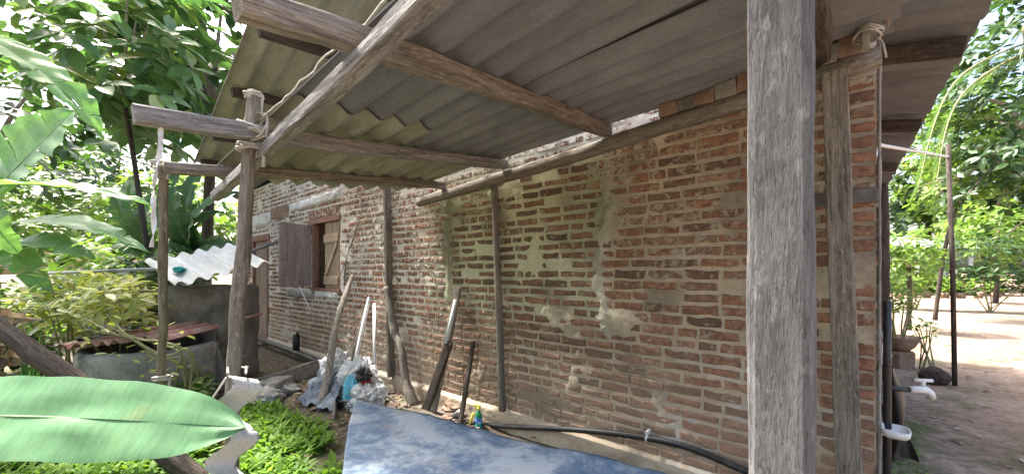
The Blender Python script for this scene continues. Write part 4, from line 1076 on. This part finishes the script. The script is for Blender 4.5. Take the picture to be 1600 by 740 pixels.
tree_at('garden_tree', 'mid green tree far left beyond the dead banana leaves', -90, 340, 12.0, (3.0, 2.5, 2.6), 220, 9, .34, T_mid, 'leaf_light', 17, 0)

# shrubs
def shrub(name, label, px, py, D, rad, n, size, tm, mat, seed, parts=0, group=None, stems=6):
    r = random.Random(seed); c_ = at_d(px, py, D); b_ = Vector((c_.x, c_.y, G)); t = thing(name, label, 'shrub', b_, group)
    rad = Vector(rad); fr = []; Vb = []; Fb = []
    for k in range(n):
        while True:
            d = Vector((r.uniform(-1, 1), r.uniform(-1, 1), r.uniform(-1, 1)))
            if d.length < 1: break
        f = 1 + .4 * noise.noise(d * 2 + Vector((seed, 3, 0))); p = c_ + Vector((d.x * rad.x, d.y * rad.y, d.z * rad.z)) * f
        if p.z < G + .05: p.z = G + .05 + r.uniform(0, .1)
        fr += rosette(r, p, 5, size, (d * .5 + Vector((0, 0, .8))).normalized())
        if k % max(1, n // stems) == 0:
            v_, f_ = tube_vf(smoothpts([b_ + Vector((r.uniform(-.1, .1), r.uniform(-.1, .1), -.03)), b_.lerp(p, .5) + Vector((0, 0, .1)), p], 3), [q_ * min(1, size / .2) for q_ in (.02, .018, .016, .014, .012, .008, .005)], 5)
            q = len(Vb); Vb += v_; Fb += [tuple(i + q for i in f) for f in f_]
    obj('stems', Vb, Fb, M['vine'], t, True)
    leaf_frames_mesh('foliage', fr, tm, M[mat], t)
    return t
shrub('variegated_shrub', 'yellow green shrub sprawling over the well beside the tank', 190, 470, 4.3, (.62, .4, .28), 60, .15, T_mid, 'leaf_yellow', 21)
shrub('variegated_shrub', 'yellowish leafy shrub below the water pipe', 105, 475, 4.9, (.7, .45, .42), 70, .17, T_mid, 'leaf_yellow', 22)
shrub('garden_shrub', 'mid green bush between the dry leaves and the well', 60, 500, 5.6, (1.0, .6, .65), 80, .22, T_mid, 'leaf_light', 23)
shrub('garden_shrub', 'dark green bush under the banana plants beside the tank', 240, 455, 6.2, (.9, .6, .75), 90, .24, T_mid, 'leaf_dark', 24)
shrub('garden_shrub', 'light bush behind the water pipe at the garden edge', 150, 430, 8.5, (2.0, .8, 1.0), 120, .26, T_mid, 'leaf_light', 25)
shrub('garden_shrub', 'dark low bush beyond the slanting log', -30, 520, 5.0, (.9, .6, .6), 80, .24, T_mid, 'leaf_dark', 26)
shrub('weed_clump', 'weeds growing at the foot of the dark tank', 300, 600, 4.3, (.35, .2, .15), 26, .12, T_mid, 'leaf_light', 27)
# creeper stems over the well
crp = thing('creeper', 'pale leafless creeper trailing over the well cover and the tank side', 'creeper', at_z(265, 620))
cz0 = [(150, 500, 4.0), (200, 520, 3.8), (240, 545, 3.7), (275, 552, 3.7), (292, 575, 3.8), (288, 615, 4.0)]
for k in range(6):
    r = random.Random(400 + k); tube('stem', smoothpts([at_d(x + r.uniform(-22, 22), y + r.uniform(-16, 14), D + r.uniform(-.15, .15)) for x, y, D in cz0], 5), .009, M['vine'], crp, 6)
fr = [f for k in range(22) for f in rosette(rng, at_d(rng.uniform(140, 295), rng.uniform(500, 590), rng.uniform(3.6, 3.95)), 2, .10)]
leaf_frames_mesh('leaves', fr, T_mid, M['leaf_yellow'], crp)
for k, (x0, y0, x1, y1) in enumerate(((175, 480, 232, 440), (190, 470, 246, 455))):
    tube('stem', smoothpts([at_d(x0, y0, 4.2), at_d((x0 + x1) / 2, (y0 + y1) / 2 - 8, 4.3), at_d(x1, y1, 4.4)]), .012, M['vine'], crp, 6)

# bananas
def banana_leaf(name, p0, p1, width, mat, parent, droop=.2, fold=.12, up=(0, 0, 1), tears=0, seed=0, roll=0, thick=True, shape=.55, wave=.012, petiole=0):
    p0, p1 = Vector(p0), Vector(p1); L = (p1 - p0).length; d = (p1 - p0).normalized(); r = random.Random(seed)
    z = Vector(up) - d * d.dot(Vector(up)); z.normalize(); y = z.cross(d)
    Mx = Matrix((d, y, z)).transposed().to_4x4(); Mx = Mx @ Matrix.Rotation(roll, 4, 'X'); Mx.translation = p0
    nL, nW = 44, 5; V = []; F = []
    cut = {}
    for s in (-1, 1): cut[s] = sorted(r.sample(range(4, nL - 3), tears)) if tears else []
    def prof(t):
        if shape < .5: return (1 - t ** 11) ** .8 * min(1, .35 + t * 2.2) * (1 - .2 * t)
        return max(.0, (math.sin(math.pi * min(1, t * .93 + .07) ** shape)) ** .62) if t < 1 else 0
    def centre(t): return Vector((L * t, 0, droop * L * (4 * t * (1 - t)) * .5))
    for s in (-1, 1):
        base = len(V); seg_id = 0; off = 0; hang = 0; prev = None
        for i in range(nL + 1):
            t = i / nL; reps = 2 if i in cut[s] else 1
            for rep in range(reps):
                if rep == 1: hang = r.uniform(-.25, .1); off = r.uniform(-.012, .012) * L
                row = []
                for k in range(nW + 1):
                    q = k / nW; wv = width / 2 * prof(t) * q; c_ = centre(t)
                    zz = fold * wv * 2 * (1 - q * .8) - hang * wv * q + wave * math.sin(t * 42 + s) * q + .02 * noise.noise((t * 6 + seed, q * 2, s))
                    gap = (-.012 * L * q if (i in cut[s] and rep == 0) else (.012 * L * q if i in cut[s] else 0))
                    V.append(c_ + Vector((wv * (.28 if shape >= .5 else .05) + gap + off * q, s * wv, zz))); row.append(len(V) - 1)
                if prev is not None and not (i in cut[s] and rep == 1):
                    for k in range(nW):
                        f = (prev[k], prev[k + 1], row[k + 1], row[k]); F.append(f if s < 0 else f[::-1])
                prev = row
    o = bpy.data.objects.new(name, mkmesh(name, V, F, M[mat], True)); link(o, Mx, parent)
    # midrib
    pts = [Mx @ (centre(t) + Vector((0, 0, -.004))) for t in np.linspace(-petiole / max(L, .01), .98, 16)]
    tube('midrib', pts, np.linspace(width * .018 + .003, .002, 16).tolist(), M['midrib' if mat != 'dead_leaf' else 'litter'], o, 6)
    return o
near_pl = at_d(-330, 560, 2.1); near_pl.z = G
bp1 = thing('banana_plant', 'young banana plant with one broad smooth leaf reaching over the grass', 'banana plant', near_pl)
tube('stem', [near_pl + Vector((0, 0, -.05)), near_pl + Vector((.02, 0, .5)), near_pl + Vector((.05, .02, 1.0))], [.07, .06, .04], M['stem'], bp1, 12)
banana_leaf('leaf', at_d(-250, 655, 1.85), at_d(382, 668, 1.58), .39, 'banana_near', bp1, .10, .02, up=Vector((SY * .80, -CY * .80, .62)), tears=0, seed=3, shape=.42, wave=.009, petiole=.3)
banana_leaf('leaf', near_pl + Vector((.05, .02, 1.0)), near_pl + Vector((-.4, -.5, 1.7)), .4, 'banana', bp1, .15, .1, seed=4, petiole=0)
# tall banana at the left edge
tl = gpt(-120, 3.6)
bp2 = thing('banana_plant', 'tall banana plant with split pale leaves in front of the whorled tree', 'banana plant', tl)
tube('stem', [tl + Vector((0, 0, -.05)), tl + Vector((.03, .02, 1.0)), tl + Vector((.0, .05, 1.9))], [.12, .10, .06], M['stem'], bp2, 12)
camup = lambda k: Vector((SY, -CY, 0)) * k
banana_leaf('leaf', at_d(-30, 330, 3.4), at_d(122, 172, 3.5), .85, 'banana', bp2, .05, .06, up=camup(.8) + Vector((0, 0, .5)), tears=4, seed=5, shape=.6)
banana_leaf('leaf', at_d(-60, 296, 3.3), at_d(242, 322, 3.0), .26, 'banana', bp2, .10, .3, up=camup(.35) + Vector((0, 0, 1)), tears=3, seed=6)
banana_leaf('leaf', at_d(-90, 30, 2.6), at_d(160, 212, 2.9), .42, 'banana', bp2, .22, .25, up=camup(.35) + Vector((0, 0, 1)), tears=4, seed=7)
banana_leaf('leaf', at_d(-40, -50, 2.9), at_d(190, 38, 3.1), .42, 'banana', bp2, .15, .2, up=camup(.4) + Vector((0, 0, 1)), tears=3, seed=8)
banana_leaf('leaf', at_d(-60, 250, 3.4), at_d(30, 395, 3.5), .4, 'banana', bp2, .2, .2, up=camup(.7) + Vector((0, 0, .5)), tears=4, seed=9)
tl = gpt(-40, 5.2)
bp3 = thing('banana_plant', 'banana plant with low dark drooping leaves over the water pipe', 'banana plant', tl)
tube('stem', [tl + Vector((0, 0, -.05)), tl + Vector((0, .02, .8)), tl + Vector((.05, .05, 1.5))], [.11, .09, .06], M['stem'], bp3, 12)
banana_leaf('leaf', at_d(10, 390, 5.0), at_d(148, 405, 4.8), .42, 'banana', bp3, .25, .2, up=camup(.5) + Vector((0, 0, .8)), tears=3, seed=10)
banana_leaf('leaf', at_d(20, 350, 5.0), at_d(235, 395, 4.7), .38, 'banana', bp3, .2, .2, up=camup(.4) + Vector((0, 0, .9)), tears=4, seed=11)
banana_leaf('leaf', at_d(0, 370, 5.0), at_d(80, 470, 4.9), .35, 'banana', bp3, .2, .2, up=camup(.4) + Vector((0, 0, .9)), tears=4, seed=12)
for k, (px, D, lab, tips) in enumerate(((305, 6.6, 'banana plant standing behind the tank close to the roof edge', [(255, 300), (280, 262), (330, 255), (372, 300), (378, 395), (250, 400), (345, 330)]),
                                        (235, 7.6, 'banana plant with upright leaves behind the steel pipe', [(180, 300), (215, 270), (262, 290), (285, 350), (175, 385), (240, 330)]))):
    tl = gpt(px, D); t = thing('banana_plant', lab, 'banana plant', tl); tz = at_d(px, 385, D)
    tube('stem', [tl + Vector((0, 0, -.05)), tl.lerp(tz, .5), tz], [.12, .10, .07], M['stem'], t, 12)
    for j, (x, y) in enumerate(tips):
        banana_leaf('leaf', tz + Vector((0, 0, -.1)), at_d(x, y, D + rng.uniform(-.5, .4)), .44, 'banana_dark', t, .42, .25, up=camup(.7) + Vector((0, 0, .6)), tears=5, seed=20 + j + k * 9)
# dead leaves hanging at the left edge
dl = gpt(-20, 3.9)
dd = thing('dead_banana', 'withered banana stump with dry brown leaves hanging at the garden edge', 'banana stump', dl)
tube('stem', [dl + Vector((0, 0, -.05)), dl + Vector((0, 0, .7)), dl + Vector((.03, 0, 1.35))], [.12, .1, .07], M['litter'], dd, 10, .2)
for j, (x, y) in enumerate(((8, 560), (38, 545), (62, 500), (25, 600), (-30, 560), (50, 620), (15, 500), (70, 560))):
    banana_leaf('leaf', dl + Vector((0, 0, 1.3 - .09 * j)), at_d(x, y, 3.75 + .03 * j), .22, 'dead_leaf', dd, .35, .5, up=camup(1), tears=6, seed=50 + j, wave=.03)
# thin grass-like plant by the log
bl = thing('lily_plant', 'strap leaved plant beside the slanting dark log', 'plant', at_z(60, 640))
for j in range(9):
    p = at_z(60, 640) + Vector((rng.uniform(-.08, .08), rng.uniform(-.08, .08), 0)); q = at_d(60 + rng.uniform(-35, 40), rng.uniform(490, 590), 3.9)
    banana_leaf('leaf', p, q, .05, 'banana', bl, .15, .2, up=camup(1), seed=70 + j, wave=0)

# low shed beyond the garden
sh = at_d(165, 470, 9.5); sh.z = G
shd = thing('garden_shed', 'small grey shed with a low pale roof beyond the garden pipe', 'shed', sh)
rough_block('wall', sh - rt * .8, rt, fwd, 1.6, 1.4, G - .05, 1.0, M['far_wall'], shd, .02, 6, 2)
corrugated('roof', sh - rt * 1.0 - fwd * .2 + Vector((0, 0, 1.1)), fwd + Vector((0, 0, .15)), rt, 1.9, 2.0, M['asb_white'], shd, seed=330)

# ------------------------------------------------------------------ right yard
tree_at('yard_tree', 'leafy tree with drooping bright branches beyond the eave', 1505, 235, 11.5, (2.2, 2.0, 1.7), 220, 9, .26, T_mid, 'leaf_light', 31, 200, dpx=-45, tr=.06)
tree_at('yard_tree', 'added dense dark tree, darkening the far right of the yard', 1625, 130, 10.0, (2.3, 2.6, 3.4), 380, 9, .30, T_mid, 'leaf_dark', 32, 0, tr=.2)  # added tree, enlarged to keep the right edge of the view dark
tree_at('yard_tree', 'dark tree standing far behind the small grey building', 1450, 270, 33.0, (6, 5, 6), 260, 9, .8, T_mid, 'leaf_dark', 33, 0, tr=.25)
tree_at('yard_tree', 'mid green tree far across the yard behind the hedge', 1545, 300, 30.0, (6, 5, 6), 260, 9, .8, T_mid, 'leaf_light', 34, 0, tr=.25)
tree_at('yard_tree', 'broad tree far across the yard beyond the dense dark tree', 1680, 280, 30.0, (7, 5, 7), 260, 9, .9, T_mid, 'leaf_dark', 36, 0, tr=.25)
tree_at('yard_tree', 'bright small tree growing just behind the potted shrub', 1420, 395, 9.5, (.65, .6, .65), 60, 8, .2, T_mid, 'leaf_light', 35, 0, tr=.06)
tree_at('yard_tree', 'low light green tree in front of the small grey building', 1555, 360, 18.0, (2.0, 1.6, 1.5), 150, 9, .3, T_mid, 'leaf_light', 37, 0, tr=.10)
shrub('yard_bush', 'rounded green bush at the edge of the yard before the grey house', 1428, 418, 15.0, (1.0, .8, .8), 80, .3, T_mid, 'leaf_light', 43)
shrub('yard_bush', 'dark spreading bush beside the clothes pole further down the yard', 1545, 405, 14.0, (1.5, 1, 1.1), 120, .3, T_mid, 'leaf_dark', 44)
shrub('potted_shrub', 'leafy shrub growing from the clay bowl by the verandah', 1402, 450, 5.95, (.24, .24, .42), 44, .16, T_thin, 'leaf_light', 41)
shrub('potted_shrub', 'sparse twiggy plant leaning out of the clay bowl', 1450, 515, 5.7, (.22, .2, .12), 9, .11, T_mid, 'leaf_light', 42, stems=5)
for k in range(7):
    px = 1400 + k * 26 + rng.uniform(-6, 6); p = gpt(px, 22 + rng.uniform(-.5, .5))
    t = thing('potted_plant', 'small potted plant in the row edging the far yard', 'potted plant', p, 'potted plants along the far edge of the yard')
    lathe('pot', [(.16, -.03), (.22, .3), (.18, .3)], p, M['clay'], t, 10)
    fr = [f for j in range(10) for f in rosette(rng, p + Vector((rng.uniform(-.25, .25), rng.uniform(-.25, .25), rng.uniform(.35, 1.1))), 6, .3)]
    leaf_frames_mesh('leaves', fr, T_mid, M['leaf_light'], t)
for k, (px0, px1, D, lab) in enumerate(((1390, 1500, 24.5, 'clipped green hedge along the far side of the yard'), (1505, 1640, 24.0, 'loose dark hedge at the far right of the yard'))):
    p0, p1 = gpt(px0, D), gpt(px1, D); t = thing('hedge', lab, 'hedge', p0.lerp(p1, .5)); r = random.Random(90 + k); fr = []
    for j in range(330): fr += rosette(r, p0.lerp(p1, r.random()) + Vector((r.uniform(-.4, .4), r.uniform(-.4, .4), r.uniform(.05, 1.15 + .5 * k))), 6, .3)
    leaf_frames_mesh('foliage', fr, T_mid, M['leaf_light' if k == 0 else 'leaf_dark'], t)
# far house
fb = gpt(1442, 27.0)
fh = thing('far_house', 'small grey house with lean roof across the yard', 'house', fb)
fo = gpt(1396, 27); wv = gpt(1482, 27) - fo
rough_block('wall', fo, wv.normalized(), fwd, wv.length, 3, G - .1, 2.9, M['far_wall'], fh, .02, 6, 4)
corrugated('roof', fo + Vector((0, 0, 3.0)) - wv.normalized() * .4 - fwd * 1.6, fwd + Vector((0, 0, .25)), wv.normalized(), 4.6, wv.length + .8, M['far_roof'], fh, wl=.3, amp=.05, seed=340)
for f_ in (.05, .5, .97):
    q = fo + wv * f_ - fwd * 1.4; box('post', q + Vector((-.1, -.1, -.05)), q + Vector((.1, .1, 3.05)), M['asb_white'], fh, .01)
q0 = fo + wv * .2 - fwd * .03; q1 = fo + wv * .45 - fwd * .03
obj('doorway', *box_vf((min(q0.x, q1.x), min(q0.y, q1.y), G), (max(q0.x, q1.x), max(q0.y, q1.y) + .02, 2.0)), M['interior'], fh)
# palm frond hanging beyond the eave
fr0 = at_d(1470, 175, 9.0)
pf = thing('coconut_palm', 'coconut palm whose long fronds droop beside the eave', 'palm', gpt(1690, 9.5))
tp = at_d(1690, 40, 9.5)
tube('trunk', smoothpts([gpt(1690, 9.5) + Vector((0, 0, -.1)), gpt(1690, 9.5).lerp(tp, .5), tp]), np.linspace(.16, .11, 9).tolist(), M['bark'], pf, 10, .1)
for k, (mx, my, ex, ey, D) in enumerate(((1500, 120, 1432, 300, 9.0), (1510, 140, 1462, 290, 8.8), (1600, 40, 1640, 200, 9), (1680, -60, 1600, -80, 9))):
    pts = smoothpts([tp, at_d(mx, my, D), at_d(ex, ey, D - .2)], 12); fr = []
    f_ob = tube('frond', pts, np.linspace(.03, .006, len(pts)).tolist(), M['vine'], pf, 6)
    for i in range(3, len(pts)):
        d = (pts[i] - pts[i - 1]).normalized(); side = d.cross(Vector((0, 0, 1)))
        side = side.normalized() if side.length > .05 else rt
        for j in range(3):
            for s in (-1, 1):
                fr.append(lframe(pts[i].lerp(pts[i - 1], j / 3), side * s * .8 + d * .6 + Vector((0, 0, -.9)), side, .62 * (1 - .5 * i / len(pts)) * rng.uniform(.8, 1.1)))
    leaf_frames_mesh('leaflets', fr, leaf_template(.1, .12, .05), M['leaf_big'], f_ob)

# ------------------------------------------------------------------ ground cover
def inside(p, poly):
    c_ = False; j = len(poly) - 1
    for i in range(len(poly)):
        if (poly[i][1] > p[1]) != (poly[j][1] > p[1]) and p[0] < (poly[j][0] - poly[i][0]) * (p[1] - poly[i][1]) / (poly[j][1] - poly[i][1]) + poly[i][0]: c_ = not c_
        j = i
    return c_
T_blade = leaf_template(.12, .35, .30); T_weed = leaf_template(.12, .2, .5)
gp = [at_z(x, y) for x, y in ((505, 672), (528, 745), (520, 900), (-400, 900), (-300, 640), (150, 640), (330, 655), (370, 640), (430, 640), (455, 655))]
poly = [(p.x, p.y) for p in gp]; fr = []; r = random.Random(5); k = 0
xs_ = [p[0] for p in poly]; ys_ = [p[1] for p in poly]
while len(fr) < 21000:
    p = Vector((r.uniform(-7, max(xs_)), r.uniform(-2.2, max(ys_)), G))
    if not inside((p.x, p.y), poly) or noise.noise((p.x * 1.9, p.y * 1.9, 3)) + .4 * noise.noise((p.x * 6, p.y * 6, 3)) < -.22: continue
    a = r.uniform(0, 6.3); el = r.uniform(.15, 1.3); d = Vector((math.cos(a) * math.cos(el), math.sin(a) * math.cos(el), math.sin(el)))
    fr.append(lframe(p + Vector((0, 0, r.uniform(0, .05))), d, Vector((0, 0, 1)), r.uniform(.05, .13)))
gs = leaf_frames_mesh('grass', fr, T_blade, M['grass'], None); gs['kind'] = 'stuff'; gs['label'] = 'bright low grass and weeds round the hanging strip'; gs['category'] = 'grass'
fr = []
while len(fr) < 1500:
    p = at_z(r.uniform(1372, 1440), r.uniform(660, 900)) if len(fr) % 3 == 0 else Vector((r.uniform(.2, 1.0), r.uniform(2.0, 4.6), G))
    if noise.noise((p.x * 4, p.y * 4, 9)) < .05: 
        if r.random() < .85: continue
    fr += rosette(r, p + Vector((0, 0, .01)), 3, r.uniform(.02, .045))
w2 = leaf_frames_mesh('weeds', fr, T_weed, M['leaf_light'], None); w2['kind'] = 'stuff'; w2['label'] = 'tiny weeds on the damp ground at the house corner'; w2['category'] = 'weeds'
fr = []
while len(fr) < 2600:
    p = Vector((r.uniform(-6.5, .1), r.uniform(.9, 2.66), G)); 
    if noise.noise((p.x * 1.7, p.y * 1.7, 5)) < -.1 and r.random() < .8: continue
    a = r.uniform(0, 6.3); fr.append(lframe(p + Vector((0, 0, r.uniform(.0, .03))), Vector((math.cos(a), math.sin(a), r.uniform(-.1, .3))), Vector((r.uniform(-.4, .4), r.uniform(-.4, .4), 1)), r.uniform(.04, .11)))
lt_ = leaf_frames_mesh('leaf_litter', fr, T_mid, M['litter'], None); lt_['kind'] = 'stuff'; lt_['label'] = 'dry leaf litter strewn on the earth along the wall'; lt_['category'] = 'litter'
print('bricks', len(bricks))

# added leaf mass behind the camera, blocking low sky to darken the wall
r = random.Random(77); fr = []
for k in range(1000):
    x = r.uniform(-9, 8); y = -5.5 - 2.5 * r.random() - .12 * abs(x); z = G + r.uniform(0, 1) ** .8 * (6.0 + 2 * noise.noise((x * .5, 3, 1)))
    fr += rosette(r, (x, y, z), 6, .55, Vector((0, .4, .9)).normalized())
tkt = leaf_frames_mesh('shade_thicket', fr, T_big, M['leaf_dark'], None); tkt['kind'] = 'stuff'; tkt['label'] = 'added dense green foliage, unseen, shading the upper brick wall'; tkt['category'] = 'shade_thicket'

# pebbles and leaves on the sandy yard
r = random.Random(78); fr = []
while len(fr) < 1400:
    p = Vector((r.uniform(.3, 7), r.uniform(2.5, 16), G + .005))
    if noise.noise((p.x * 1.1, p.y * 1.1, 2)) < 0 and r.random() < .7: continue
    a = r.uniform(0, 6.3); fr.append(lframe(p + Vector((0, 0, r.uniform(.0, .015))), Vector((math.cos(a), math.sin(a), r.uniform(-.05, .25))), Vector((r.uniform(-.3, .3), r.uniform(-.3, .3), 1)), r.uniform(.03, .10)))
yl = leaf_frames_mesh('yard_litter', fr, T_mid, M['litter'], None); yl['kind'] = 'stuff'; yl['label'] = 'fallen dry leaves scattered over the sandy yard'; yl['category'] = 'litter'
